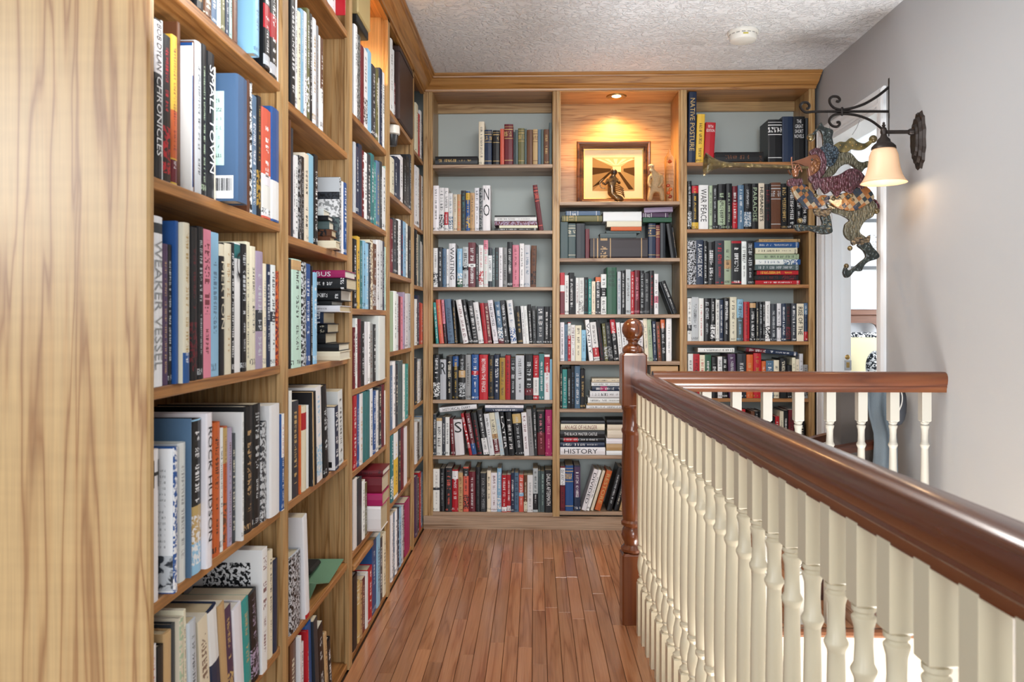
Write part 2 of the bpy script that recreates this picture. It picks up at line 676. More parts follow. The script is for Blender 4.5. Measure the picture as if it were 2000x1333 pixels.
structure(obj('floor_lower', MB().box(q0.x, XR, -1.2, NOSE_Y, -2.65, -2.6), plain('lower_floor', '8a5a34', 0.4)))

# ------------------------------------------------------------------ doorway
door = structure(bpy.data.objects.new('door_1', None))
col.objects.link(door)
door.location = (XR, DO0, 0)
bpy.context.view_layer.update()
T = M['white_trim']
cas = [(0, 0), (0.07, 0), (0.07, 0.012), (0.058, 0.02), (0.05, 0.014), (0.03, 0.018), (0.012, 0.012), (0.004, 0.014), (0, 0.01)]


def casing(y_in, s, nm='casing'):
    mb_ = MB()
    z1 = DTOP + 0.07
    a = [(XR - t, y_in + s * w, 0.0) for w, t in cas]
    c = [(XR - t, y_in + s * w, DTOP + w) for w, t in cas]
    for k in range(len(cas)):
        j = (k + 1) % len(cas)
        mb_.face([a[k], a[j], c[j], c[k]])
    mb_.face(c)
    mb_.face(a[::-1])
    obj(nm, mb_, T, door)


casing(DO0, -1)
casing(DO1, 1)
mb = MB()
a = [(XR - t, DO0 - w, DTOP + w) for w, t in cas]
c = [(XR - t, DO1 + w, DTOP + w) for w, t in cas]
for k in range(len(cas)):
    j = (k + 1) % len(cas)
    mb.face([a[k], a[j], c[j], c[k]])
obj('head_casing', mb, T, door)
obj('jamb', MB().box(XR - 0.002, XR + 0.13, DO1 - 0.02, DO1, 0, DTOP), T, door)
obj('jamb', MB().box(XR - 0.002, XR + 0.13, DO0, DO0 + 0.02, 0, DTOP), T, door)
obj('head_jamb', MB().box(XR - 0.002, XR + 0.13, DO0 + 0.02, DO1 - 0.02, DTOP - 0.02, DTOP), T, door)
obj('door_stop', MB().box(XR + 0.03, XR + 0.07, DO1 - 0.032, DO1 - 0.02, 0, DTOP - 0.02), T, door)
obj('door_stop', MB().box(XR + 0.03, XR + 0.07, DO0 + 0.02, DO0 + 0.032, 0, DTOP - 0.02), T, door)
yj = DO1 - 0.0205
pz = onY(1655, 711, yj).z
xj = onY(1656, 711, yj).x
sp_ = obj('strike_plate', MB().box(xj - 0.018, xj + 0.018, yj - 0.0015, yj, pz - 0.033, pz + 0.018), M['steel'], door)
obj('latch_hole', MB().box(xj - 0.008, xj + 0.008, yj - 0.0022, yj - 0.0014, pz - 0.02, pz + 0.008), M['brass'], sp_)
pz2 = onY(1654, 698, yj).z
obj('deadbolt_plate', lathe([(0.0, -0.003), (0.008, -0.003), (0.013, 0.0)], 16, 'y', (xj - 0.002, yj, pz2)), M['brass'], door, 0.6)

# bedroom seen through the doorway
BY = 6.1
structure(obj('wall_bedroom_back', MB().box(XR + 0.12, 4.6, BY, BY + 0.08, -0.03, CEIL), M['white_wall']))
structure(obj('wall_bedroom_side', MB().box(4.6, 4.68, 2.6, BY, -0.03, CEIL), M['white_wall']))
structure(obj('floor_bedroom', MB().box(XR + 0.12, 4.6, 2.6, BY, -0.03, -0.002), plain('carpet', 'b9b2a6', 0.95)))
structure(obj('ceiling_bedroom', MB().box(XR + 0.12, 4.6, 2.6, BY + 0.08, CEIL, CEIL + 0.05), M['white_wall']))
structure(obj('wall_bedroom_front', MB().box(XR + 0.12, 4.6, 2.55, 2.6, -0.03, CEIL), M['white_wall']))

YH = 6.0
hb0, hb1 = onY(1625, 625, YH).x, onY(1716, 625, YH).x + 1.1
bed = thing('bed', 'wooden bed with arched headboard and cream bedding seen through the doorway', 'bed', ((hb0 + hb1) / 2, YH, 0))
bpy.context.view_layer.update()
cw = wood('headboard_wood', 0, '5a3220', '7a4a34', '8a5a42', rough=0.35, scale=8)
zt = onY(1690, 605, YH).z
zm = onY(1690, 617, YH).z
zl = onY(1690, 631, YH).z
obj('top_rail', MB().box(hb0, hb1, YH - 0.03, YH + 0.02, zm, zt), cw, bed, bevel=0.006)
obj('crest', MB().box(hb0 + 0.02, hb1 - 0.02, YH - 0.01, YH + 0.015, zl, zm), cw, bed)
pxr = onY(1711, 650, YH).x
# post with a curved bracket under the crest
mb = MB()
arc = [(pxr + 0.01 - 0.06 * math.cos(t) - 0.0, zl - 0.06 + 0.06 * math.sin(t)) for t in [math.pi / 2 * k / 6 for k in range(7)]]
pts = [(pxr + 0.01, zl), (pxr - 0.05, zl)] + [(pxr - 0.05 + 0.06 * math.sin(t), zl - 0.06 + 0.06 * math.cos(t)) for t in [math.pi / 2 * k / 6 for k in range(1, 7)]] + [(pxr + 0.01, 0.1), (pxr + 0.07, 0.1), (pxr + 0.07, zl)]
for yy, fl in ((YH - 0.012, 1), (YH + 0.014, -1)):
    mb.face([(a_, yy, b_) for a_, b_ in pts][::fl])
for k in range(len(pts)):
    j = (k + 1) % len(pts)
    mb.face([(pts[k][0], YH - 0.012, pts[k][1]), (pts[j][0], YH - 0.012, pts[j][1]), (pts[j][0], YH + 0.014, pts[j][1]), (pts[k][0], YH + 0.014, pts[k][1])])
obj('bed_post', mb, cw, bed)
obj('mattress', MB().box(hb0 + 0.05, hb1 - 0.05, YH - 1.9, YH - 0.05, 0.25, 0.62), plain('cream_sheet', 'e7dfc4', 0.9), bed, bevel=0.04)


def scroll_fabric():
    m, nt, b = new_mat('black_white_scroll_fabric')
    tc = N(nt, 'ShaderNodeTexCoord')
    no = N(nt, 'ShaderNodeTexNoise')
    no.inputs['Scale'].default_value = 26
    no.inputs['Detail'].default_value = 1
    no.inputs['Distortion'].default_value = 2.2
    r = N(nt, 'ShaderNodeValToRGB')
    r.color_ramp.elements[0].position, r.color_ramp.elements[0].color = 0.47, (*srgb('20242c'), 1)
    r.color_ramp.elements[1].position, r.color_ramp.elements[1].color = 0.53, (*srgb('e8e8ea'), 1)
    nt.links.new(tc.outputs['Object'], no.inputs['Vector'])
    nt.links.new(no.outputs['Fac'], r.inputs['Fac'])
    nt.links.new(r.outputs['Color'], b.inputs['Base Color'])
    b.inputs['Roughness'].default_value = 0.9
    return m


SF = scroll_fabric()


def cushion(name, c, sx, sy, sz, mat, label, cat, n=10, e=2.6):
    mb_ = MB()
    g = []
    for i in range(n + 1):
        row = []
        for j in range(2 * n):
            t, p = math.pi * i / n - math.pi / 2, 2 * math.pi * j / (2 * n)
            f = lambda v: math.copysign(abs(v) ** (2 / e), v)
            row.append((c[0] + sx * f(math.cos(t)) * f(math.cos(p)), c[1] + sy * f(math.sin(t)), c[2] + sz * f(math.cos(t)) * f(math.sin(p))))
        g.append(row)
    for i in range(n):
        for j in range(2 * n):
            k = (j + 1) % (2 * n)
            mb_.face([g[i][j], g[i][k], g[i + 1][k], g[i + 1][j]])
    o = obj(name, mb_, mat, None, 3)
    return tag(o, label, cat)


p0 = onY(1688, 676, 5.82)
cushion('pillow', (p0.x, 5.86, p0.z - 0.05), 0.33, 0.07, 0.15, SF, 'black and white scroll pillow propped behind the cream pillow on the bed', 'pillow', e=4)
p0 = onY(1690, 700, 5.62)
cushion('pillow', (p0.x - 0.02, 5.66, p0.z - 0.02), 0.30, 0.08, 0.165, plain('cream_pillow', 'e6dcb8', 0.9), 'cream pillow leaning in front of the scroll-patterned pillow on the bed', 'pillow', e=4)
p0 = onY(1712, 716, 5.4)
cushion('round_cushion', (p0.x, 5.42, p0.z - 0.01), 0.062, 0.05, 0.115, SF, 'small oval black and white patterned cushion at front of the bed', 'cushion', e=2)

f0, f1 = onY(1655, 428, BY - 0.03), onY(1745, 526, BY - 0.03)
fr = thing('picture_frame', 'dark framed white botanical print hanging on the bedroom wall', 'picture', ((f0.x + f1.x) / 2, BY, f1.z))
bpy.context.view_layer.update()
fm = plain('dark_frame', '4a4d52', 0.4)
for bx in ((f0.x, f1.x, f0.z - 0.024, f0.z), (f0.x, f1.x, f1.z, f1.z + 0.022)):
    obj('frame_rail', MB().box(bx[0], bx[1], BY - 0.03, BY - 0.002, bx[2], bx[3]), fm, fr)
for xx in (f0.x, f1.x - 0.022):
    obj('frame_stile', MB().box(xx, xx + 0.022, BY - 0.03, BY - 0.002, f1.z + 0.022, f0.z - 0.024), fm, fr)
obj('print', MB().box(f0.x + 0.022, f1.x - 0.022, BY - 0.015, BY - 0.002, f1.z + 0.022, f0.z - 0.024), plain('print_paper', 'e2e5ea', 0.6), fr)
sprig = MB()
rs = random.Random(5)
c0 = onY(1703, 478, BY - 0.017)
for k in range(46):
    a, r_ = rs.uniform(0, 6.28), 0.075 * math.sqrt(rs.random())
    px_, pz_ = c0.x + r_ * math.cos(a) * 0.8, c0.z + r_ * math.sin(a)
    t_ = rs.uniform(0, 3)
    dx, dz = 0.007 * math.cos(t_), 0.007 * math.sin(t_)
    sprig.face([(px_ - dx, BY - 0.0165, pz_ - dz), (px_ - dz * 0.4, BY - 0.0165, pz_ + dx * 0.4), (px_ + dx, BY - 0.0165, pz_ + dz), (px_ + dz * 0.4, BY - 0.0165, pz_ - dx * 0.4)])
obj('printed_sprig', sprig, plain('print_ink', '6f747c', 0.7), fr)

# ------------------------------------------------------------------ bookcases
LB = [onX(p, 625, XL).y for p in (557.5, 685, 759.5, 807.5)]      # centres of the dividers of the long bookcase
LY = [1.245] + LB + [YB - 0.0]
STW = 0.044
lc = thing('bookcase', 'long oak bookcase of five bays along the side wall ending in a wide oak panel', 'bookcase', (XL - 0.15, 2.8, 0))
bc = thing('bookcase', 'oak bookcase of three bays across the end wall with a lit middle niche', 'bookcase', (0.45, YB + 0.13, 0))
bpy.context.view_layer.update()
BK = WALL_L + 0.012            # inner face of the back panel

# end panel with eased front corner
mb = MB()
mb.box(WALL_L, XL, 1.2255, 1.245, 0, CEIL)
obj('end_panel', mb, M['oak_panel'], lc, bevel=0.004)
obj('back_panel', MB().box(WALL_L + 0.001, BK, 1.245, YB, 0, CEIL), M['shelf_z'], lc)
for i, y in enumerate(LB):
    obj('divider', MB().box(BK, XL - 0.018, y - 0.0095, y + 0.0095, 0, CEIL), M['oak_z'], lc)
    mb = sweep([(XL - 0.009, y, 0), (XL - 0.009, y, CEIL - 0.08)],
               [(-0.009, -STW / 2), (0.005, -STW / 2), (0.009, -STW / 2 + 0.004), (0.009, -0.005), (0.0065, -0.0025), (0.0065, 0.0025), (0.009, 0.005), (0.009, STW / 2 - 0.004), (0.005, STW / 2), (-0.009, STW / 2)],
               up=Vector((0, 1, 0)))
    obj('stile', mb, M['oak_z'], lc)
ZS_L = {0: [0.02, 0.355, 0.68, 1.022, 1.358, 1.692, 2.03],
        1: [0.02, 0.345, 0.68, 1.008, 1.338, 1.668, 2.06],
        2: [0.02, 0.355, 0.624, 0.897, 1.168, 1.49, 1.818],
        3: [0.02, 0.355, 0.663, 0.995, 1.33, 1.665, 2.01],
        4: [0.02, 0.394, 0.697, 1.0, 1.306, 1.61, 1.985]}
for b_ in range(5):
    ya, yb = LY[b_] + (0 if b_ == 0 else 0.0095), LY[b_ + 1] - (0.0095 if b_ < 4 else 0)
    for z in ZS_L[b_]:
        obj('shelf', MB().box(BK, XL - 0.006, ya, yb, z - 0.02, z), M['shelf_y'], lc, bevel=0.0015)
obj('header', MB().box(XL - 0.02, XL, 1.245, YB, TOP - 0.01, CEIL), M['crown_y'], lc)
obj('top_panel', MB().box(BK, XL - 0.02, 1.245, YB, TOP + 0.005, TOP + 0.02), M['shelf_y'], lc)
CROWN = [(0.0, TOP), (0.008, TOP), (0.010, TOP + 0.010), (0.020, TOP + 0.018), (0.024, TOP + 0.022), (0.034, TOP + 0.030), (0.050, TOP + 0.058), (0.056, TOP + 0.060), (0.058, TOP + 0.068), (0.066, TOP + 0.072), (0.066, CEIL), (0.0, CEIL)]
mb = MB()
a = [(XL + o_, 1.2255, z) for o_, z in CROWN]
c = [(XL + o_, YB - o_, z) for o_, z in CROWN]
for k in range(len(CROWN)):
    j = (k + 1) % len(CROWN)
    mb.face([a[k], a[j], c[j], c[k]])
mb.face(a)
obj('crown_moulding', mb, M['crown_y'], lc)
# lit niche of the third bay: recessed light
yn = (LY[2] + LY[3]) / 2
niche_y = yn

# end-wall bookcase
STILE_PX = [(836, 845), (1079, 1093), (1328, 1342), (1580, 1592)]
SX = [(onY(a_, 600, YB).x, onY(b_, 600, YB).x) for a_, b_ in STILE_PX]
BD = WALL_B - 0.012
for i, (x0, x1) in enumerate(SX):
    c_ = (x0 + x1) / 2
    w_ = (x1 - x0) / 2
    mb = sweep([(c_, YB + 0.009, 0.0), (c_, YB + 0.009, TOP)],
               [(-w_, -0.009), (w_, -0.009), (w_, 0.006), (w_ - 0.004, 0.009), (0.004, 0.009), (0.002, 0.0065), (-0.002, 0.0065), (-0.004, 0.009), (-w_ + 0.004, 0.009), (-w_, 0.006)],
               up=Vector((0, -1, 0)))
    obj('stile', mb, M['oak_z'], bc)
    if i in (1, 2):
        obj('divider', MB().box(c_ - w_ + 0.002, c_ + w_ - 0.002, YB + 0.018, BD, 0, CEIL), M['oak_z'], bc)
    elif i == 3:
        obj('side_panel', MB().box(x0, x0 + 0.02, YB + 0.018, BD, 0, CEIL), M['oak_z'], bc)
    else:
        obj('side_panel', MB().box(x1 - 0.02, x1, YB + 0.018, BD, 0, CEIL), M['oak_z'], bc)
obj('corner_filler', MB().box(XL - 0.005, SX[0][0], YB + 0.002, YB + 0.02, 0, TOP), M['oak_z'], bc)
BX = [(SX[0][1], SX[1][0]), (SX[1][1], SX[2][0]), (SX[2][1], SX[3][0])]
SH_PX = [[321.8, 451, 561, 672, 781.5, 891, 1001], [394, 504.5, 614.4, 706, 799, 890, 1000], [317.2, 447.8, 556.2, 667, 778.5, 890, 1001]]
ZS_B = []
for b_ in range(3):
    xa, xb = BX[b_]
    xm = 500 + 0
    zs = [onY((850, 1100, 1350)[b_], p, YB).z for p in SH_PX[b_]]
    ZS_B.append(zs)
    for z in zs:
        obj('shelf', MB().box(xa - 0.001, xb + 0.001, YB + 0.002, BD, z - 0.019, z), M['shelf_x'] if b_ == 2 else M['base_oak'], bc, bevel=0.0015)
    if b_ == 1:
        obj('niche_back_panel', MB().box(xa, xb, BD - 0.008, BD, ZS_B[1][0] - 0.019, TOP), M['niche_oak'], bc)
        obj('niche_ceiling', MB().box(xa, xb, YB + 0.002, BD, TOP - 0.004, TOP + 0.012), M['niche_oak'], bc)
        for x_s, x_t in ((xa, xa + 0.006), (xb - 0.006, xb)):
            obj('niche_side_panel', MB().box(x_s, x_t, YB + 0.004, BD - 0.008, ZS_B[1][0], TOP - 0.004), M['niche_oak_z'], bc)
        obj('back_panel', MB().box(xa, xb, BD - 0.006, BD, 0, ZS_B[1][0] - 0.02), M['backwall'], bc)
    else:
        obj('top_panel', MB().box(xa, xb, YB + 0.002, BD, TOP - 0.002, TOP + 0.014), M['shelf_x'], bc)
        obj('back_panel', MB().box(xa, xb, BD - 0.006, BD, 0, CEIL - 0.05), M['backwall'], bc)
        obj('cleat', MB().box(xa, xb, BD - 0.025, BD - 0.006, TOP - 0.055, TOP - 0.002), M['oak_x'], bc)
zb = ZS_B[0][-1] - 0.019
obj('base_board', MB().box(XL - 0.003, SX[3][1], YB - 0.003, YB + 0.018, 0, zb), M['base_oak'], bc)
obj('header', MB().box(SX[0][0], SX[3][1], YB + 0.0, YB + 0.02, TOP, CEIL), M['crown'], bc)
mb = MB()
xe = SX[3][1]
a = [(XL + o_, YB - o_, z) for o_, z in CROWN]
c = [(xe + o_ * 0.25, YB - o_, z) for o_, z in CROWN]
for k in range(len(CROWN)):
    j = (k + 1) % len(CROWN)
    mb.face([a[k], c[k], c[j], a[j]])
mb.face(c)
obj('crown_moulding', mb, M['crown'], bc)


# ------------------------------------------------------------------ recessed niche lights
def downlight(x, y, z, label, power, size=0.05):
    t = thing('recessed_light', label, 'light', (x, y, z))
    bpy.context.view_layer.update()
    obj('trim_ring', lathe([(0.030, 0.004), (0.032, -0.002), (0.052, -0.006), (0.056, -0.002), (0.056, 0.003)], 28, 'z', (x, y, z)), M['brass'], t, 0.8)
    obj('bulb', lathe([(0.0, -0.0035), (0.018, -0.003), (0.028, 0.001), (0.030, 0.003)], 20, 'z', (x, y, z)), M['bulb'], t, 3)
    l = bpy.data.lights.new('niche_spot', 'SPOT')
    l.energy = power
    l.color = (1.0, 0.60, 0.25)
    l.spot_size = math.radians(150)
    l.spot_blend = 1.0
    l.shadow_soft_size = 0.03
    o = bpy.data.objects.new('niche_spot', l)
    col.objects.link(o)
    o.parent = t
    o.location = (0, 0, -0.02)
    return t


lp = onY(1204, 189, YB + 0.10)
downlight(lp.x, YB + 0.10, TOP - 0.004, 'small round recessed light in the niche of the end-wall bookcase', 32)
downlight(XL - 0.15, niche_y + 0.05, TOP + 0.005, 'small round recessed light above the third bay of the long bookcase', 26)

# smoke detector on the ceiling
c_ = onY(1451, 62, 1563 * (CEIL - H) / (625 - 66))
t = thing('smoke_detector', 'round white smoke detector on the textured ceiling', 'smoke detector', (c_.x, c_.y, CEIL))
bpy.context.view_layer.update()
cc = (c_.x, c_.y, CEIL)
obj('mount_ring', lathe([(0.068, 0.0), (0.070, -0.006), (0.068, -0.013), (0.060, -0.015)], 32, 'z', cc), M['plastic'], t, 0.8)
obj('body', lathe([(0.062, -0.012), (0.061, -0.034), (0.057, -0.043), (0.046, -0.047), (0.0, -0.048)], 32, 'z', cc), M['plastic'], t, 0.8)
for k in range(16):
    a_ = 2 * math.pi * (k + 0.5) / 16
    ca, sa = math.cos(a_), math.sin(a_)
    m_ = MB()
    for s_ in (-1, 1):
        pass
    w_ = 0.008
    p_ = [(cc[0] + 0.0625 * ca - s_ * w_ * sa, cc[1] + 0.0625 * sa + s_ * w_ * ca) for s_ in (-1, 1)]
    m_.face([(*p_[0], CEIL - 0.021), (*p_[1], CEIL - 0.021), (*p_[1], CEIL - 0.018), (*p_[0], CEIL - 0.018)])
    obj('slot', m_, plain('vent_slot', '8a8a86', 0.6) if k == 0 else bpy.data.materials['vent_slot'], t)
m_ = MB()
m_.box(cc[0] - 0.014, cc[0] + 0.008, cc[1] - 0.0635, cc[1] - 0.060, CEIL - 0.031, CEIL - 0.026)
obj('indicator_tab', m_, plain('yellow_tab', 'c2b53a', 0.5), t)
# ------------------------------------------------------------------ railings
RTOP = 0.937
RPROF = [(-0.023, -0.075), (0.023, -0.075), (0.024, -0.060), (0.028, -0.056), (0.027, -0.050), (0.031, -0.044), (0.034, -0.030), (0.033, -0.016), (0.027, -0.006), (0.014, 0.0),
         (-0.014, 0.0), (-0.027, -0.006), (-0.033, -0.016), (-0.034, -0.030), (-0.031, -0.044), (-0.027, -0.050), (-0.028, -0.056), (-0.024, -0.060)]
RXC = 0.473
BXC = 0.466


def baluster_mb(c, dirv, ztop):
    """Square block, turned shaft with beads and vase, square foot."""
    w = 0.0168
    s, d = Vector((dirv.y, -dirv.x, 0)), dirv
    mb_ = MB()

    def block(z0, z1):
        k = 0.004
        ring = lambda z, ww: [tuple(Vector((c.x, c.y, z)) + s * a * ww + d * b_ * ww) for a, b_ in ((-1, -1), (1, -1), (1, 1), (-1, 1))]
        rs_ = [ring(z0, w - k), ring(z0 + k, w), ring(z1 - k, w), ring(z1, w - k)]
        if z0 < 0.01:
            rs_[0] = ring(z0, w)
        if z1 > 0.8:
            rs_[3] = ring(z1, w)
        for a, b_ in zip(rs_, rs_[1:]):
            for i in range(4):
                j = (i + 1) % 4
                mb_.face([a[i], a[j], b_[j], b_[i]])
        mb_.face(rs_[0][::-1])
        mb_.face(rs_[3])

    block(0.0, 0.187)
    block(0.752, ztop)
    prof = [(0.011, 0.184), (0.0165, 0.190), (0.0168, 0.196), (0.011, 0.202), (0.0092, 0.207), (0.011, 0.211), (0.0125, 0.214), (0.011, 0.218), (0.0150, 0.232), (0.0168, 0.248), (0.0150, 0.268),
            (0.0105, 0.288), (0.0092, 0.298), (0.0115, 0.303), (0.0155, 0.308), (0.0160, 0.315), (0.012, 0.321), (0.0145, 0.326), (0.0158, 0.40), (0.0152, 0.50), (0.0135, 0.60), (0.0125, 0.652),
            (0.0132, 0.655), (0.0172, 0.664), (0.0172, 0.668), (0.0130, 0.676), (0.0118, 0.700), (0.0125, 0.722), (0.0155, 0.733), (0.0158, 0.737), (0.0125, 0.740), (0.0125, 0.743), (0.0155, 0.746), (0.0155, 0.752)]
    lathe(prof, 16, 'z', (c.x, c.y, 0), mb_)
    return mb_


ra, rb = c2w(RXC, 0.15, RTOP), c2w(RXC, 2.97, RTOP)
t = thing('railing', 'long mahogany handrail on cream turned balusters along the stairwell, ending at the newel post', 'railing', c2w(RXC, 1.6, 0), 'stair railings')
bpy.context.view_layer.update()
RN = 14
obj('handrail', sweep([ra.lerp(rb, k / RN) for k in range(RN + 1)], RPROF), M['rail'], t, 0.75)
dv = (rb - ra).normalized()
for k in range(28):
    yc = 2.872 - 0.0906 * k
    c_ = c2w(BXC, yc, 0)
    if k == 0:
        me0 = None
    mbx = baluster_mb(Vector((0, 0, 0)), dv, RTOP - 0.0722)
    if k == 0:
        me0 = mbx.mesh('baluster', [M['baluster']])
        bx0 = link('baluster', me0, t, 0.5)
    else:
        bx0 = bpy.data.objects.new('baluster', me0)
        col.objects.link(bx0)
        bx0.parent = t
        md = bx0.modifiers.new('edges', 'EDGE_SPLIT')
        md.split_angle = 0.5
    bx0.matrix_basis = Matrix.Translation(c_ - Vector(t.location))

t2 = thing('railing', 'short mahogany handrail on white balusters from newel post across to the wall', 'railing', (0.95, CROSS_Y, 0), 'stair railings')
bpy.context.view_layer.update()
obj('handrail', sweep([(0.44, CROSS_Y, RTOP), (1.0, CROSS_Y, RTOP), (XR, CROSS_Y, RTOP)], RPROF), M['rail_x'], t2, 0.75)
me1 = baluster_mb(Vector((0, 0, 0)), Vector((1, 0, 0)), RTOP - 0.0722).mesh('baluster', [plain('white_baluster_paint', 'b9b6ac', 0.4)])
for k, px in enumerate((1318, 1379, 1437.5, 1497, 1559, 1620.5, 1682, 1744, 1806)):
    p_ = onY(px, 800, CROSS_Y)
    o_ = bpy.data.objects.new('baluster', me1)
    col.objects.link(o_)
    if k == 0:
        for pl in me1.polygons:
            pl.use_smooth = True
    o_.parent = t2
    o_.matrix_basis = Matrix.Translation(Vector((p_.x, CROSS_Y, 0)) - Vector(t2.location))
    md = o_.modifiers.new('edges', 'EDGE_SPLIT')
    md.split_angle = 0.5

# newel post
nc = c2w(0.4537, 3.0, 0)
t3 = thing('newel_post', 'dark mahogany newel post with a round ball finial at the corner of the railings', 'newel post', nc)
bpy.context.view_layer.update()
nd = dv
ns = Vector((nd.y, -nd.x, 0))


def nblock(mb_, z0, z1, w, k0, k1):
    ring = lambda z, ww, q=0.006: [tuple(nc + Vector((0, 0, z)) + ns * a * ww + nd * b_ * ww) for a, b_ in ((-1, -1 + q / w), (-1 + q / w, -1), (1 - q / w, -1), (1, -1 + q / w), (1, 1 - q / w), (1 - q / w, 1), (-1 + q / w, 1), (-1, 1 - q / w))]
    rs_ = [ring(z0, w - k0), ring(z0 + k0, w), ring(z1 - k1, w), ring(z1, w - k1)]
    for a, b_ in zip(rs_, rs_[1:]):
        for i in range(8):
            j = (i + 1) % 8
            mb_.face([a[i], a[j], b_[j], b_[i]])
    mb_.face(rs_[0][::-1])
    mb_.face(rs_[3])


mb = MB()
nblock(mb, 0, 0.262, 0.0455, 0.001, 0.007)
obj('base_block', mb, M['newel'], t3)
obj('turned_shaft', lathe([(0.036, 0.26), (0.045, 0.266), (0.046, 0.276), (0.040, 0.284), (0.034, 0.290), (0.034, 0.298), (0.041, 0.31), (0.044, 0.325), (0.040, 0.345), (0.034, 0.356), (0.044, 0.364), (0.045, 0.374), (0.038, 0.382), (0.041, 0.40),
                           (0.0435, 0.48), (0.0425, 0.60), (0.0395, 0.70), (0.0395, 0.704), (0.0435, 0.712), (0.0435, 0.720), (0.0395, 0.727), (0.039, 0.79), (0.043, 0.797), (0.043, 0.808)], 28, 'z', (nc.x, nc.y, 0)), M['newel'], t3, 0.6)
mb = MB()
nblock(mb, 0.803, 1.006, 0.0462, 0.01, 0.008)
obj('upper_block', mb, M['newel'], t3)
zc = 1.0935
prof = [(0.036, 1.004), (0.040, 1.010), (0.0405, 1.018), (0.037, 1.027), (0.030, 1.033), (0.024, 1.036), (0.019, 1.041), (0.0185, 1.046), (0.021, 1.051), (0.027, 1.055), (0.0255, 1.059)]
R_ = 0.0418
for k in range(15):
    a_ = math.radians(-51 + (90 + 51) * k / 14)
    prof.append((max(R_ * math.cos(a_), 0), zc + R_ * math.sin(a_)))
obj('ball_finial', lathe(prof, 32, 'z', (nc.x, nc.y, 0)), wood('finial_wood', 2, '4a1f0a', '6e3412', '7c4018', rough=0.12, scale=6, coat=1.0), t3, 0.7)

# ------------------------------------------------------------------ wall lamp
SY = onX(1797, 275, XR).y
lamp = thing('wall_lamp', 'black iron wall lamp with a glowing frosted bell shade on the grey wall', 'lamp', (XR, SY, onX(1797, 275, XR).z))
bpy.context.view_layer.update()
zp0, zp1 = onX(1797, 331, XR).z, onX(1797, 218, XR).z
zm_ = (zp0 + zp1) / 2
hh = (zp1 - zp0) / 2
mb = MB()
for sc_, dx0, dx1 in ((1.0, 0.0, 0.010), (0.80, 0.010, 0.020), (0.55, 0.020, 0.028)):
    ring0, ring1 = [], []
    for k in range(24):
        a_ = 2 * math.pi * k / 24
        fl = 1.0 + 0.045 * (1 if k % 2 else -1)
        yy, zz = SY + 0.05 * sc_ * fl * math.copysign(abs(math.cos(a_)) ** 0.8, math.cos(a_)), zm_ + hh * sc_ * fl * math.copysign(abs(math.sin(a_)) ** 0.9, math.sin(a_))
        ring0.append((XR - dx0, yy, zz))
        ring1.append((XR - dx1, SY + (yy - SY) * 0.86, zm_ + (zz - zm_) * 0.93))
    for k in range(24):
        j = (k + 1) % 24
        mb.face([ring0[k], ring0[j], ring1[j], ring1[k]])
    mb.face(ring1)
obj('backplate', mb, M['bronze'], lamp)
lx = onY(1726, 300, SY).x
za = onY(1755, 258, SY).z
obj('arm', sweep([(XR - 0.02, SY, za), (lx + 0.02, SY, za), (lx, SY, za)], circle(0.0075, 10)), M['bronze'], lamp, 0.9)
obj('arm_collar', lathe([(0.010, XR - 0.045), (0.013, XR - 0.04), (0.013, XR - 0.02), (0.016, XR - 0.018)], 14, 'x', (0, SY, za)), M['bronze'], lamp, 0.7)
zt_ = onY(1726, 240, SY).z
zc_ = onY(1726, 290, SY).z
obj('finial', lathe([(0.0, zt_ + 0.004), (0.005, zt_), (0.004, zt_ - 0.006), (0.008, zt_ - 0.010), (0.005, zt_ - 0.016), (0.010, zt_ - 0.022), (0.006, zt_ - 0.030), (0.011, za + 0.012), (0.013, za), (0.010, za - 0.012)][::-1], 14, 'z', (lx, SY, 0)), M['bronze'], lamp, 0.7)
obj('socket_cup', lathe([(0.046, zc_ - 0.003), (0.045, zc_ + 0.006), (0.036, zc_ + 0.016), (0.026, zc_ + 0.024), (0.024, zc_ + 0.034), (0.014, zc_ + 0.044), (0.010, za - 0.008)], 20, 'z', (lx, SY, 0)), M['bronze'], lamp, 0.7)
zb_ = onY(1726, 358, SY).z
hs = zc_ - zb_
sp = [(0.040, 1.0), (0.046, 0.93), (0.053, 0.80), (0.056, 0.60), (0.060, 0.42), (0.068, 0.22), (0.078, 0.08), (0.087, 0.0)]
prof = [(r_, zb_ + hs * f_) for r_, f_ in sp]
prof_in = [(r_ - 0.003, z_ + 0.0005) for r_, z_ in prof][::-1]
m, nt, b = new_mat('frosted_shade')
b.inputs['Base Color'].default_value = (*srgb('dcba98'), 1)
b.inputs['Roughness'].default_value = 0.45
b.inputs['Emission Color'].default_value = (*srgb('ffb070'), 1)
b.inputs['Emission Strength'].default_value = 0.11
obj('shade', lathe(prof + prof_in, 36, 'z', (lx, SY, 0)), m, lamp, 3)
lb = plain('lamp_bulb', 'ffffff', 0.4)
lbn = lb.node_tree.nodes['Principled BSDF']
lbn.inputs['Emission Color'].default_value = (1, 0.8, 0.55, 1)
lbn.inputs['Emission Strength'].default_value = 2.5
obj('bulb', ball((lx, SY, zb_ + hs * 0.55), 0.022), lb, lamp, 3)
l = bpy.data.lights.new('lamp_glow', 'POINT')
l.energy = 0.7
l.color = (1.0, 0.72, 0.42)
l.shadow_soft_size = 0.03
o = bpy.data.objects.new('lamp_glow', l)
col.objects.link(o)
o.parent = lamp
o.location = Vector((lx, SY, zb_ + 0.004)) - Vector(lamp.location)

# ------------------------------------------------------------------ iron bracket and jester
JY = 3.47


def J(cx, cy, off=0.0):
    """Point of the ornament's plane, from the enlarged view of it."""
    p_ = onY(1340 + cx / 3.174, 140 + cy / 3.174, JY)
    return Vector((p_.x, p_.y - off, p_.z))


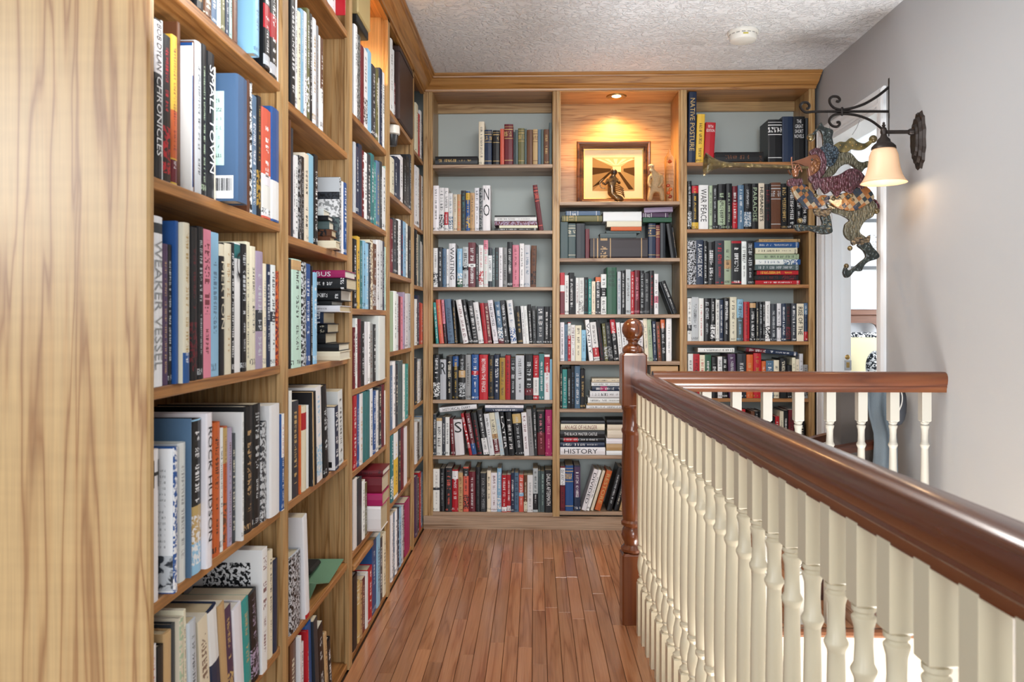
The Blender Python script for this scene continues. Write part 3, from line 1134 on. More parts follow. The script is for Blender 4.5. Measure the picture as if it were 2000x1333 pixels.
wallx = J(1262, 250).x
br = thing('iron_bracket', 'black wrought iron scroll bracket projecting from the wall above the lamp', 'bracket', J(1262, 240))
bpy.context.view_layer.update()


def bar(name, pts, r, parent, mat, n=6, taper=None, sm=5):
    P = smooth_path([J(*p) for p in pts], sm)
    mb_ = MB()
    rings = []
    for i, p in enumerate(P):
        d = (P[min(i + 1, len(P) - 1)] - P[max(i - 1, 0)]).normalized()
        u = Vector((0, -1, 0))
        s = d.cross(u).normalized()
        rr = r if taper is None else r * (taper[0] + (taper[1] - taper[0]) * i / (len(P) - 1))
        rings.append([tuple(p + s * a * rr + u * b_ * rr) for a, b_ in circle(1, n)])
    for a, b_ in zip(rings, rings[1:]):
        for k in range(n):
            mb_.face([a[k], a[(k + 1) % n], b_[(k + 1) % n], b_[k]])
    mb_.face(rings[0][::-1])
    mb_.face(rings[-1])
    return obj(name, mb_, mat, parent, 1.0)


a_, c_ = J(1255, 40), J(1270, 402)
obj('wall_bar', MB().box(a_.x, c_.x, JY - 0.006, JY + 0.006, c_.z, a_.z), M['iron'], br, bevel=0.001)
obj('mount_plate', MB().box(c_.x, XR, JY - 0.008, JY + 0.008, J(0, 300).z, J(0, 270).z), M['iron'], br)
obj('mount_plate', MB().box(c_.x, XR, JY - 0.008, JY + 0.008, J(0, 90).z, J(0, 60).z), M['iron'], br)
bar('arm', [(1262, 247), (1000, 247), (800, 248), (745, 253), (718, 236), (708, 212), (722, 194), (748, 192), (764, 208), (760, 226), (746, 230)], 0.0058, br, M['iron'])
bar('upper_scroll', [(1258, 95), (1190, 150), (1110, 198), (1030, 226), (965, 236), (920, 226), (894, 200), (890, 172), (908, 155), (938, 156), (953, 172), (945, 186), (930, 182)], 0.0058, br, M['iron'])
bar('lower_scroll', [(1218, 358), (1150, 306), (1080, 277), (1020, 265), (965, 262), (922, 268), (895, 288), (888, 312), (905, 335), (934, 342), (952, 328), (948, 313), (934, 316)], 0.0058, br, M['iron'])
a_ = J(967, 248)
obj('collar', lathe([(0.004, a_.z - 0.018), (0.007, a_.z - 0.012), (0.0065, a_.z + 0.012), (0.004, a_.z + 0.019)], 10, 'z', (a_.x, a_.y, 0)), M['iron'], br, 0.7)

je = thing('jester_ornament', 'painted metal jester ornament blowing a long horn, hanging from the iron bracket', 'ornament', J(950, 700))
bpy.context.view_layer.update()


def relief(name, pts, mat, off=0.0, bevel=0.0042, thick=0.006, parent=je, smooth_n=3):
    """Puffed, rounded plate from an outline (a filled curve with rolled edges turned into a mesh)."""
    cu = bpy.data.curves.new(name, 'CURVE')
    cu.dimensions = '2D'
    cu.fill_mode = 'BOTH'
    cu.extrude = thick
    cu.bevel_depth = bevel
    cu.bevel_resolution = 3
    cu.offset = -bevel * 0.6
    s_ = cu.splines.new('POLY')
    closed = [Vector((*p, 0)) for p in pts]
    sm = []
    n_ = len(closed)
    for i in range(n_):
        p0, p1, p2, p3 = closed[i - 1], closed[i], closed[(i + 1) % n_], closed[(i + 2) % n_]
        for k in range(smooth_n):
            t_ = k / smooth_n
            sm.append(0.5 * ((2 * p1) + (p2 - p0) * t_ + (2 * p0 - 5 * p1 + 4 * p2 - p3) * t_ * t_ + (3 * p1 - p0 - 3 * p2 + p3) * t_ ** 3))
    s_.points.add(len(sm) - 1)
    o0 = J(950, 700)
    for pt, p in zip(s_.points, sm):
        w_ = J(p.x, p.y)
        pt.co = (w_.x - o0.x, w_.z - o0.z, 0, 1)
    s_.use_cyclic_u = True
    tmp = bpy.data.objects.new(name + '_outline', cu)
    col.objects.link(tmp)
    bpy.context.view_layer.update()
    me = bpy.data.meshes.new_from_object(tmp.evaluated_get(bpy.context.evaluated_depsgraph_get()))
    bpy.data.objects.remove(tmp)
    me.name = name
    me.materials.clear()
    me.materials.append(mat)
    for v in me.vertices:
        x_, y_, z_ = v.co
        v.co = (x_, -z_ - off, y_)
    for p in me.polygons:
        p.use_smooth = True
    o_ = bpy.data.objects.new(name, me)
    col.objects.link(o_)
    o_.parent = parent
    md = o_.modifiers.new('edges', 'EDGE_SPLIT')
    md.split_angle = 0.9
    return o_


def glaze(name, c1, c2, scale=90, rough=0.22, stretch=(1, 1, 1), bump=0.7, metal=0.25):
    m, nt, b = new_mat(name)
    tc = N(nt, 'ShaderNodeTexCoord')
    mp = N(nt, 'ShaderNodeMapping')
    mp.inputs['Scale'].default_value = stretch
    no = N(nt, 'ShaderNodeTexVoronoi', feature='SMOOTH_F1')
    no.inputs['Scale'].default_value = scale
    r = N(nt, 'ShaderNodeValToRGB')
    r.color_ramp.elements[0].position, r.color_ramp.elements[0].color = 0.1, (*srgb(c2), 1)
    r.color_ramp.elements[1].position, r.color_ramp.elements[1].color = 0.6, (*srgb(c1), 1)
    bp = N(nt, 'ShaderNodeBump')
    bp.inputs['Strength'].default_value = min(1.0, bump * 1.3)
    bp.inputs['Distance'].default_value = 0.006
    L = nt.links.new
    L(tc.outputs['Object'], mp.inputs['Vector'])
    L(mp.outputs[0], no.inputs['Vector'])
    L(no.outputs['Distance'], r.inputs['Fac'])
    L(no.outputs['Distance'], bp.inputs['Height'])
    L(r.outputs['Color'], b.inputs['Base Color'])
    L(bp.outputs['Normal'], b.inputs['Normal'])
    b.inputs['Roughness'].default_value = rough
    b.inputs['Metallic'].default_value = metal
    b.inputs['Coat Weight'].default_value = 0.6
    return m


def harlequin():
    m, nt, b = new_mat('harlequin_checks')
    L = nt.links.new
    tc = N(nt, 'ShaderNodeTexCoord')
    mp = N(nt, 'ShaderNodeMapping')
    mp.inputs['Rotation'].default_value = (0, math.radians(38), 0)
    mp.inputs['Scale'].default_value = (60, 1, 54)
    ck = N(nt, 'ShaderNodeSeparateXYZ')
    L(tc.outputs['Object'], mp.inputs['Vector'])
    L(mp.outputs[0], ck.inputs[0])
    fl = []
    for k in (0, 2):
        n_ = N(nt, 'ShaderNodeMath', operation='FLOOR')
        L(ck.outputs[k], n_.inputs[0])
        fl.append(n_)
    cb = N(nt, 'ShaderNodeCombineXYZ')
    L(fl[0].outputs[0], cb.inputs[0])
    L(fl[1].outputs[0], cb.inputs[1])
    wn = N(nt, 'ShaderNodeTexWhiteNoise', noise_dimensions='2D')
    L(cb.outputs[0], wn.inputs['Vector'])
    r = N(nt, 'ShaderNodeValToRGB')
    r.color_ramp.interpolation = 'CONSTANT'
    e = r.color_ramp.elements
    e[0].position, e[0].color = 0, (*srgb('15243a'), 1)
    e[1].position, e[1].color = 0.3, (*srgb('7d4c20'), 1)
    for p_, c_ in ((0.55, '8e8068'), (0.7, '1a262c'), (0.85, '8a5c2c')):
        k = e.new(p_)
        k.color = (*srgb(c_), 1)
    L(wn.outputs['Value'], r.inputs['Fac'])
    L(r.outputs['Color'], b.inputs['Base Color'])
    no = N(nt, 'ShaderNodeTexNoise')
    no.inputs['Scale'].default_value = 70
    L(tc.outputs['Object'], no.inputs['Vector'])
    bp = N(nt, 'ShaderNodeBump')
    bp.inputs['Strength'].default_value = 0.5
    bp.inputs['Distance'].default_value = 0.004
    L(no.outputs['Fac'], bp.inputs['Height'])
    L(bp.outputs['Normal'], b.inputs['Normal'])
    b.inputs['Roughness'].default_value = 0.2
    b.inputs['Coat Weight'].default_value = 0.7
    return m


G_gold = glaze('gold_glaze', '55462a', '7a6a40', 60, metal=0.5)
G_olive = glaze('olive_glaze', '3b3828', '686450', 110, stretch=(2.2, 1, 0.6))
G_dark = glaze('dark_boot_glaze', '141b1a', '2c3836', 90)
G_purple = glaze('maroon_glaze', '3a181e', '623844', 100, stretch=(1.6, 1, 0.7))
G_cap = glaze('blue_scale_glaze', '131a20', '3c4e5c', 130)
G_skin = glaze('copper_skin_glaze', '6e4029', '8a5a3c', 26, bump=0.4)
G_orange = glaze('ochre_glaze', '64391a', '845426', 120)
HQ = harlequin()
G_zig = glaze('zigzag_cuff_glaze', '241f1a', '857256', 95, stretch=(0.8, 1, 2.0))

relief('cape_tail', [(840, 652), (880, 602), (920, 525), (970, 502), (1020, 512), (1060, 556), (1092, 566), (1122, 558), (1130, 585), (1102, 602), (1076, 628), (1040, 592), (1000, 572), (950, 592), (912, 640), (862, 662)], G_olive, 0.0)
relief('hat_horn', [(905, 470), (945, 440), (985, 440), (1020, 414), (1060, 440), (1100, 450), (1142, 428), (1148, 442), (1100, 482), (1060, 486), (1020, 482), (990, 502), (930, 492)], glaze('spotted_horn_glaze', '3e3a22', '8c7a48', 42), 0.002)
relief('hat_horn', [(852, 472), (846, 420), (838, 380), (820, 362), (796, 386), (786, 402), (774, 396), (800, 365), (824, 332), (834, 320), (850, 346), (905, 366), (900, 410), (906, 462)], G_dark, 0.002, 0.0028)
relief('cap', [(820, 490), (848, 462), (872, 448), (905, 462), (930, 480), (936, 520), (902, 585), (866, 582), (850, 530)], G_cap, 0.008)
relief('hood', [(758, 500), (798, 480), (835, 498), (856, 540), (859, 592), (842, 642), (802, 682), (768, 692), (752, 660), (790, 640), (822, 600), (824, 550), (800, 518), (768, 520)], G_purple, 0.012)
relief('face', [(648, 568), (690, 554), (730, 540), (765, 524), (800, 520), (824, 546), (828, 592), (806, 632), (780, 662), (757, 660), (750, 622), (742, 600), (700, 578)], G_skin, 0.008)
relief('cheek', [(772, 560), (800, 545), (818, 570), (815, 605), (790, 632), (770, 625), (765, 590)], G_orange, 0.016, 0.004, 0.004)
obj('eye', ball(J(770, 552, 0.022), 0.0045), G_dark, je, 3)
relief('far_leg', [(870, 822), (930, 848), (1040, 858), (1100, 830), (1152, 800), (1176, 842), (1152, 900), (1110, 922), (1082, 960), (1072, 1000), (1112, 1032), (1100, 1050), (1022, 1050), (980, 1010), (985, 950), (1012, 922), (962, 890), (902, 868)], G_olive, 0.0)
relief('zigzag_cuff', [(1020, 1052), (1060, 1030), (1100, 1040), (1130, 1018), (1126, 1060), (1100, 1062), (1080, 1076), (1050, 1068), (1030, 1078)], G_zig, 0.008, 0.004)
relief('boot', [(1060, 1076), (1124, 1056), (1150, 1090), (1190, 1136), (1180, 1160), (1130, 1176), (1100, 1200), (1080, 1236), (1040, 1236), (1010, 1270), (985, 1276), (972, 1246), (985, 1212), (1002, 1236), (1040, 1214), (1080, 1180), (1112, 1150), (1096, 1110)], G_dark, 0.002)
relief('boot', [(832, 890), (880, 880), (900, 970), (896, 1000), (842, 1008), (760, 985), (692, 990), (668, 960), (692, 950), (760, 956), (842, 955)], G_dark, 0.002)
relief('zigzag_cuff', [(788, 850), (840, 858), (892, 848), (888, 880), (852, 902), (800, 890)], G_zig, 0.008, 0.004)
relief('tunic', [(860, 782), (920, 770), (1000, 750), (1060, 720), (1110, 720), (1152, 770), (1146, 802), (1100, 832), (1040, 862), (980, 862), (920, 842), (880, 812)], HQ, 0.010)
relief('sleeve', [(645, 706), (704, 700), (740, 720), (762, 745), (802, 770), (870, 776), (862, 822), (792, 850), (732, 850), (690, 812), (660, 762)], HQ, 0.012)
relief('cape', [(775, 690), (840, 664), (930, 650), (1000, 610), (1052, 616), (1090, 650), (1106, 690), (1080, 732), (1042, 720), (1010, 760), (962, 740), (922, 780), (890, 742), (852, 762), (820, 722), (790, 740)], G_purple, 0.016)
bar('tail_loop', [(1142, 792), (1172, 800), (1194, 832), (1190, 868)], 0.0055, je, G_purple)
for q_, (bx_, by_, br_) in enumerate([(770, 410, 0.0165), (1157, 420, 0.017), (992, 1206, 0.011), (1014, 1096, 0.011), (705, 926, 0.013), (1178, 866, 0.013), (742, 742, 0.009), (792, 772, 0.010), (838, 792, 0.009), (902, 794, 0.009), (1012, 772, 0.009), (1024, 800, 0.007), (720, 760, 0.008)]):
    obj('bell', ball(J(bx_, by_, 0.018 if q_ > 5 else 0.004), br_), G_gold, je, 3)
for q_, (bx_, by_) in enumerate([(950, 460), (985, 470), (1010, 440), (1025, 462), (1050, 455), (1080, 468)]):
    obj('hat_spot', ball(J(bx_, by_, 0.011), 0.0035), M['brass'], je, 3)
# horn: a real cone along the ornament's plane
h0, h1 = J(745, 602, 0.022), J(112, 580, 0.022)
hd = (h1 - h0)
Lh = hd.length
prof = [(0.006, 0.0), (0.0075, 0.05), (0.0085, Lh * 0.4), (0.0105, Lh * 0.70), (0.0125, Lh * 0.80), (0.018, Lh * 0.87), (0.031, Lh * 0.94), (0.046, Lh * 0.99), (0.049, Lh), (0.044, Lh * 0.992), (0.026, Lh * 0.94), (0.010, Lh * 0.86), (0.0, Lh * 0.84)]
hm = lathe(prof, 22, 'z')
rot = hd.to_track_quat('Z', 'Y').to_matrix().to_4x4()
hb = MB()
hb.merge(hm, Matrix.Translation(h0) @ rot)
obj('horn', hb, G_gold, je, 0.9)
# hand closed round the horn: palm, four fingers, thumb
hand = obj('hand', lathe([(0.0, -0.021), (0.010, -0.018), (0.0145, -0.006), (0.015, 0.006), (0.012, 0.017), (0.0, 0.021)], 12, 'z', tuple(J(665, 632, 0.026))), G_skin, je, 3)
for pts in ([(648, 615), (640, 580), (638, 552), (640, 540)], [(660, 610), (668, 590), (680, 585), (686, 598)], [(668, 616), (680, 602), (692, 600), (696, 614)], [(674, 626), (688, 616), (698, 618), (700, 632)]):
    P = smooth_path([J(*p, 0.034) for p in pts], 3)
    fb = MB()
    rings = []
    for i, p in enumerate(P):
        d = (P[min(i + 1, len(P) - 1)] - P[max(i - 1, 0)]).normalized()
        u = Vector((0, -1, 0))
        s = d.cross(u).normalized()
        rr = 0.0042 * (1 - 0.35 * i / (len(P) - 1))
        rings.append([tuple(p + s * a * rr + u * b_ * rr) for a, b_ in circle(1, 8)])
    for a, b_ in zip(rings, rings[1:]):
        for k in range(8):
            fb.face([a[k], a[(k + 1) % 8], b_[(k + 1) % 8], b_[k]])
    fb.face(rings[-1])
    obj('finger', fb, G_skin, hand, 3)
bar('thumb', [(650, 640), (640, 625), (634, 610)], 0.0042, je, G_skin)
relief('wrist_cuff', [(624, 680), (650, 668), (680, 672), (706, 668), (708, 702), (680, 712), (640, 714), (622, 705)], G_purple, 0.014, 0.005)
for p0_, p1_ in (((880, 250), (888, 372)), ((1075, 300), (1030, 392))):
    bar('hanging_wire', [p0_, ((p0_[0] + p1_[0]) / 2 + 6, (p0_[1] + p1_[1]) / 2), p1_], 0.0012, je, M['steel'], 5)

# ------------------------------------------------------------------ armchair on the landing
AY = 3.30
grey = plain('grey_upholstery', '4d4845', 0.95, bump=0.3, bscale=300)
x0, x1 = onY(1632, 800, AY).x, onY(1742, 800, AY).x
ch = thing('armchair', 'grey upholstered armchair with dark wooden arms behind the short railing', 'armchair', ((x0 + x1) / 2, AY + 0.1, 0))
bpy.context.view_layer.update()
zt_ = onY(1660, 752, AY).z
obj('backrest', MB().box(x0, x1, AY, AY + 0.09, 0.30, zt_), grey, ch, bevel=0.022)
obj('seat', MB().box(x0 - 0.02, x1 + 0.0, AY + 0.09, AY + 0.5, 0.30, 0.44), grey, ch, bevel=0.025)
obj('seat_rail', MB().box(x0 - 0.02, x1, AY + 0.02, AY + 0.5, 0.24, 0.30), M['chair_wood'], ch, bevel=0.004)


def beam(name, p, q, w, h, mat, parent):
    return obj(name, sweep([p, (Vector(p) + Vector(q)) / 2, q], [(-w, -h), (w, -h), (w, h), (-w, h)]), mat, parent)


beam('arm', onY(1600, 886, AY - 0.05), onY(1708, 868, AY - 0.03), 0.02, 0.016, M['chair_wood'], ch)
beam('arm', onY(1558, 868, AY + 0.42), onY(1640, 848, AY + 0.45), 0.02, 0.016, M['chair_wood'], ch)
for xx in (x0 + 0.0, x1 - 0.02):
    for yy in (AY + 0.03, AY + 0.46):
        obj('leg', MB().box(xx - 0.016, xx + 0.016, yy - 0.016, yy + 0.016, 0, 0.25), M['chair_wood'], ch)
for px_, yy, z1_ in ((1600, AY - 0.03, onY(1600, 886, AY).z), (1562, AY + 0.43, onY(1562, 866, AY + 0.43).z)):
    p_ = onY(px_, 880, yy)
    obj('arm_support', MB().box(p_.x - 0.013, p_.x + 0.013, yy - 0.013, yy + 0.013, 0, z1_ - 0.01), M['chair_wood'], ch)

# grey-blue throw over the chair
mb = MB()
rows_, cols_ = 14, 10
g = []
rt = random.Random(2)
xa, xb = onY(1690, 800, AY).x, onY(1733, 800, AY).x
for i in range(rows_ + 1):
    f_ = i / rows_
    z_ = zt_ + 0.012 - f_ * 0.46
    row = []
    for j in range(cols_ + 1):
        h_ = j / cols_
        fold = 0.012 * math.sin(h_ * 9 + f_ * 2.5) + 0.010 * math.sin(h_ * 4 - f_ * 5)
        yy = AY - 0.034 + fold - 0.055 * min(1.0, max(0.0, (f_ - 0.25) / 0.2))
        row.append((xa + (xb - xa) * h_ - 0.05 * max(0, f_ - 0.65) * (1 - h_), yy, z_ + 0.012 * math.sin(h_ * 5) * f_))
    g.append(row)
top = [(p[0], AY + 0.06, zt_ + 0.014) for p in g[0]]
g = [[(p[0], AY + 0.106, zt_ - 0.12) for p in g[0]], [(p[0], AY + 0.106, zt_ + 0.004) for p in g[0]], top] + g
for i in range(len(g) - 1):
    for j in range(cols_):
        mb.face([g[i][j], g[i][j + 1], g[i + 1][j + 1], g[i + 1][j]])
th = obj('throw_blanket', mb, plain('blue_grey_cloth', '66727b', 0.95, bump=0.25, bscale=220), None, 3)
md = th.modifiers.new('thick', 'SOLIDIFY')
md.thickness = 0.006
tag(th, 'blue grey cloth throw draped over the grey armchair', 'throw')

# dark bag with a pale cord hanging beside the chair
p_ = onY(1752, 780, AY - 0.02)
bag = thing('bag', 'small dark rounded bag with a pale cord hanging beside the armchair', 'bag', (p_.x, AY - 0.03, p_.z - 0.08))
bpy.context.view_layer.update()
mb = MB()
n_ = 8
g = []
for i in range(n_ + 1):
    row = []
    for j in range(2 * n_):
        t_, q_ = math.pi * i / n_ - math.pi / 2, 2 * math.pi * j / (2 * n_)
        row.append((p_.x + 0.030 * math.cos(t_) * math.cos(q_), AY - 0.035 + 0.03 * math.cos(t_) * math.sin(q_), p_.z - 0.02 + 0.085 * math.sin(t_)))
    g.append(row)
for i in range(n_):
    for j in range(2 * n_):
        k = (j + 1) % (2 * n_)
        mb.face([g[i][j], g[i][k], g[i + 1][k], g[i + 1][j]])
obj('body', mb, plain('dark_bag', '3a3d44', 0.8), bag, 3)
Q = lambda x_, y_: onY(x_, y_, AY - 0.075)
P = smooth_path([Q(1756, 757), Q(1762, 772), Q(1761, 790), Q(1753, 808)], 4)
obj('cord', sweep(P, circle(0.0025, 6), up=Vector((0, 1, 0))), plain('pale_cord', 'c9c9c6', 0.8), bag, 1.0)
# ------------------------------------------------------------------ books
PAL = {'w': ('e4e5e6', 'white'), 'W': ('e0d8c0', 'cream'), 'g': ('8d8f90', 'grey'), 'G': ('bfc4c8', 'light grey'), 'k': ('17181b', 'black'), 'n': ('1f2d47', 'navy'),
       'b': ('24508c', 'blue'), 'B': ('8ab9d6', 'light blue'), 's': ('54708c', 'steel blue'), 't': ('2f6f72', 'teal'), 'r': ('b01c28', 'red'), 'R': ('661a25', 'dark red'),
       'p': ('d98598', 'pink'), 'm': ('a01f5c', 'magenta'), 'o': ('c8602c', 'orange'), 'y': ('d9b040', 'yellow'), 'Y': ('a48238', 'mustard'), 'e': ('2d5a44', 'green'),
       'E': ('a3b698', 'pale green'), 'l': ('6a6840', 'olive'), 'u': ('4d3654', 'purple'), 'v': ('a596b0', 'lavender'), 'c': ('643f2a', 'brown'), 'C': ('bd9b6e', 'tan'),
       'd': ('30353c', 'charcoal'), 'q': ('b5d2c8', 'mint'), 'x': ('d8604e', 'coral'), 'T': ('4f5f60', 'grey teal'), 'j': ('2f8f8a', 'turquoise'), 'i': ('c4a66a', 'gold')}
PAL['K'] = ('2b2024', 'dark brown')
PAL['h'] = ('3f5878', 'slate blue')
RGB = {k: srgb(v[0]) for k, v in PAL.items()}
ORD = ['first', 'second', 'third', 'fourth', 'fifth', 'sixth', 'seventh', 'eighth', 'ninth', 'tenth', 'eleventh', 'twelfth', 'thirteenth', 'fourteenth', 'fifteenth', 'sixteenth', 'seventeenth', 'eighteenth', 'nineteenth', 'twentieth',
       'twenty-first', 'twenty-second', 'twenty-third', 'twenty-fourth', 'twenty-fifth', 'twenty-sixth', 'twenty-seventh', 'twenty-eighth', 'twenty-ninth', 'thirtieth']
rb_ = random.Random(11)
BOOKS = []
SPEC = re.compile(r'^([A-Za-z])([A-Za-z.])?([0-7])?((?:\+[A-Za-z]\d+-\d+)*)(?:=([^#]*))?(?:#(.*))?$')


def parse(spec):
    m_ = SPEC.match(spec)
    if not m_:
        raise ValueError('bad book spec ' + spec)
    base, ink, st, zones, title, mark = m_.groups()
    lum = sum(RGB[base])
    if ink in (None, '.'):
        ink = rb_.choice('wwwWi') if lum < 0.75 else rb_.choice('kkkdR')
    if st is None:
        st = rb_.choice('1112266')
    z = []
    for zz in re.findall(r'\+([A-Za-z])(\d+)-(\d+)', zones or ''):
        z.append((int(zz[1]) / 100, int(zz[2]) / 100, zz[0], ink if abs(sum(RGB[zz[0]]) - sum(RGB[ink])) > 0.5 else ('w' if sum(RGB[zz[0]]) < 0.9 else 'k')))
    return base, ink, int(st), z, title, mark


def book_mb(t, h, d, base, ink, st, zones, title, rnd, hard):
    """Local frame: x across the spine, y from spine into the shelf, z up. Returns cover, pages and print size."""
    cov, pag = MB(), MB()
    def jit(c):
        g_ = 1 + rnd.uniform(-0.14, 0.08)
        return tuple(max(0, min(1, v * g_ * (1 + rnd.uniform(-0.03, 0.03)))) for v in c)
    cb = jit(RGB[base])
    ov = 0.003 if hard else 0.0
    ct = min(0.0022 if hard else 0.0007, t * 0.2)
    bulge = min(0.0045, t * 0.14) if (hard or rnd.random() < 0.4) else min(0.0012, t * 0.05)
    cols = [(0.0, 0.0), (t * 0.10, -bulge * 0.62), (t * 0.5, -bulge), (t * 0.90, -bulge * 0.62), (t, 0.0)]
    # zones along the spine: (z0, z1, base, ink, mode)
    iv = {0.0, 1.0}
    txt = []
    if title is None:
        fr = rnd.uniform(0.28, 0.52)
        if st == 1:
            txt = [(rnd.uniform(0.08, 0.2), rnd.uniform(0.8, 0.94), fr, 'long')]
        elif st == 2:
            a_ = rnd.uniform(0.38, 0.5)
            txt = [(0.16, a_ - 0.04, fr * 0.7, 'long'), (a_ + 0.02, 0.93, min(0.85, fr * 1.15), 'long')]
        elif st == 4:
            txt = [(0.06, 0.38, 0, 'pic'), (0.46, 0.92, fr, 'long')]
        elif st == 5:
            txt = [(0.0, 1.0, 0, 'pic')]
        elif st == 6:
            txt = [(0.3, 0.85, 0.42, 'long'), (0.04, 0.09, 0.4, 'dot')]
        elif st == 3:
            txt = [(0.70, 0.82, 0.75, 'dot'), (0.86, 0.88, 0, 'band'), (0.64, 0.655, 0, 'band'), (0.10, 0.115, 0, 'band'), (0.93, 0.94, 0, 'band')]
        if st in (1, 2) and rnd.random() < 0.6:
            txt.append((0.03, 0.07, 0.4, 'dot'))
    for a_, b_, *_ in txt:
        iv |= {a_, b_}
    for a_, b_, *_ in zones:
        iv |= {a_, b_}
    iv = sorted(iv)
    seed = rnd.randrange(1, 900)
    for z0, z1 in zip(iv, iv[1:]):
        if z1 - z0 < 1e-4:
            continue
        mid = (z0 + z1) / 2
        c_, k_ = cb, RGB[ink]
        for a_, b_, zc, zi in zones:
            if a_ <= mid <= b_:
                c_, k_ = jit(RGB[zc]), RGB[zi]
        mode, fr, kind = 0.0, 0.5, None
        for a_, b_, f_, kd in txt:
            if a_ <= mid <= b_:
                kind, fr = kd, f_
                mode = {'long': 0.4, 'dot': 0.4, 'pic': 0.8, 'band': 0.0}[kd]
                if kd == 'band':
                    c_ = k_
        lh = min(fr * t, 0.021)                         # height of the lettering
        cw = max(lh * 0.62, 0.0028)
        for (xa, ya), (xb, yb) in zip(cols, cols[1:]):
            P = [(xa, ya, z0 * h), (xb, yb, z0 * h), (xb, yb, z1 * h), (xa, ya, z1 * h)]
            if kind == 'pic':
                uv = [((p[0]) * 55 + seed, p[2] * 55) for p in P]
            elif kind == 'dot':
                uv = [((h - p[2] - (1 - z1) * h) / max(1e-4, (z1 - z0) * h) if False else ((p[2] - z0 * h) / max(1e-4, (z1 - z0) * h)), p[0] / (t * 0.22) + seed) for p in P]
            elif kind == 'long' and lh > 0:
                uv = [((p[0] - t / 2) / lh + 0.5, (h - p[2]) / cw + seed) for p in P]
            else:
                uv = None
            cov.face(P, c_, (*k_, mode), uv)
    sd = cb
    for z0, z1, zc, zi in zones:                         # jacket colour runs on round the boards for big fields
        if z1 - z0 > 0.5:
            sd = RGB[zc]
    for x_, xi, s_ in ((0.0, ct, -1), (t, t - ct, 1)):
        o_ = [(x_, 0, 0), (x_, d, 0), (x_, d, h), (x_, 0, h)]
        i_ = [(xi, ct, 0), (xi, d, 0), (xi, d, h), (xi, ct, h)]
        cov.face(o_ if s_ > 0 else o_[::-1], sd)
        cov.face(i_[::-1] if s_ > 0 else i_, sd)
        for k in range(4):
            if k == 3:
                continue
            j = (k + 1) % 4
            cov.face([o_[k], o_[j], i_[j], i_[k]], sd)
    for z_ in (0, h):
        cov.face([(x_, y_, z_) for x_, y_ in cols] + [(t - ct, ct, z_), (ct, ct, z_)], sd)
    cov.face([(ct, ct, 0), (t - ct, ct, 0), (t - ct, ct, h), (ct, ct, h)][::-1], sd)
    pc = srgb(rnd.choice(['c9bda4', 'd3ccbb', 'bdad8d', 'd8d4ca', 'c5b99e']))
    e_ = 0.0002
    pag.box(ct + e_, t - ct - e_, ct + e_, d - ov - e_, ov + (0 if hard else 0.0003), h - ov - (0 if hard else 0.0003), base=pc)
    return cov, pag


def add_book(mat, t, h, d, spec, area, where, order, pile=False, mark=None):
    rnd = random.Random(len(BOOKS) * 7 + 1)
    base, ink, st, zones, title, mk = parse(spec)
    hard = (rnd.random() < 0.55) or pile
    BOOKS.append(dict(mat=mat, t=t, h=h, d=d, base=base, ink=ink, st=st, zones=zones, title=title, mark=mk, area=area, where=where, order=order, pile=pile, rnd=rnd, hard=hard))


RZ90 = Matrix(((0, -1, 0, 0), (1, 0, 0, 0), (0, 0, 1, 0), (0, 0, 0, 1)))       # spine turned to face the aisle (+X)
LYING = Matrix(((0, 0, -1, 0), (0, 1, 0, 0), (1, 0, 0, 0), (0, 0, 0, 1)))     # lying flat, spine towards the viewer (-Y), head to -X


def lean_mat(t, deg):
    if not deg:
        return Matrix.Identity(4)
    a_ = math.radians(deg)
    piv = Vector((0 if deg < 0 else t, 0, 0))
    return Matrix.Translation(piv) @ Matrix.Rotation(a_, 4, 'Y') @ Matrix.Translation(-piv)


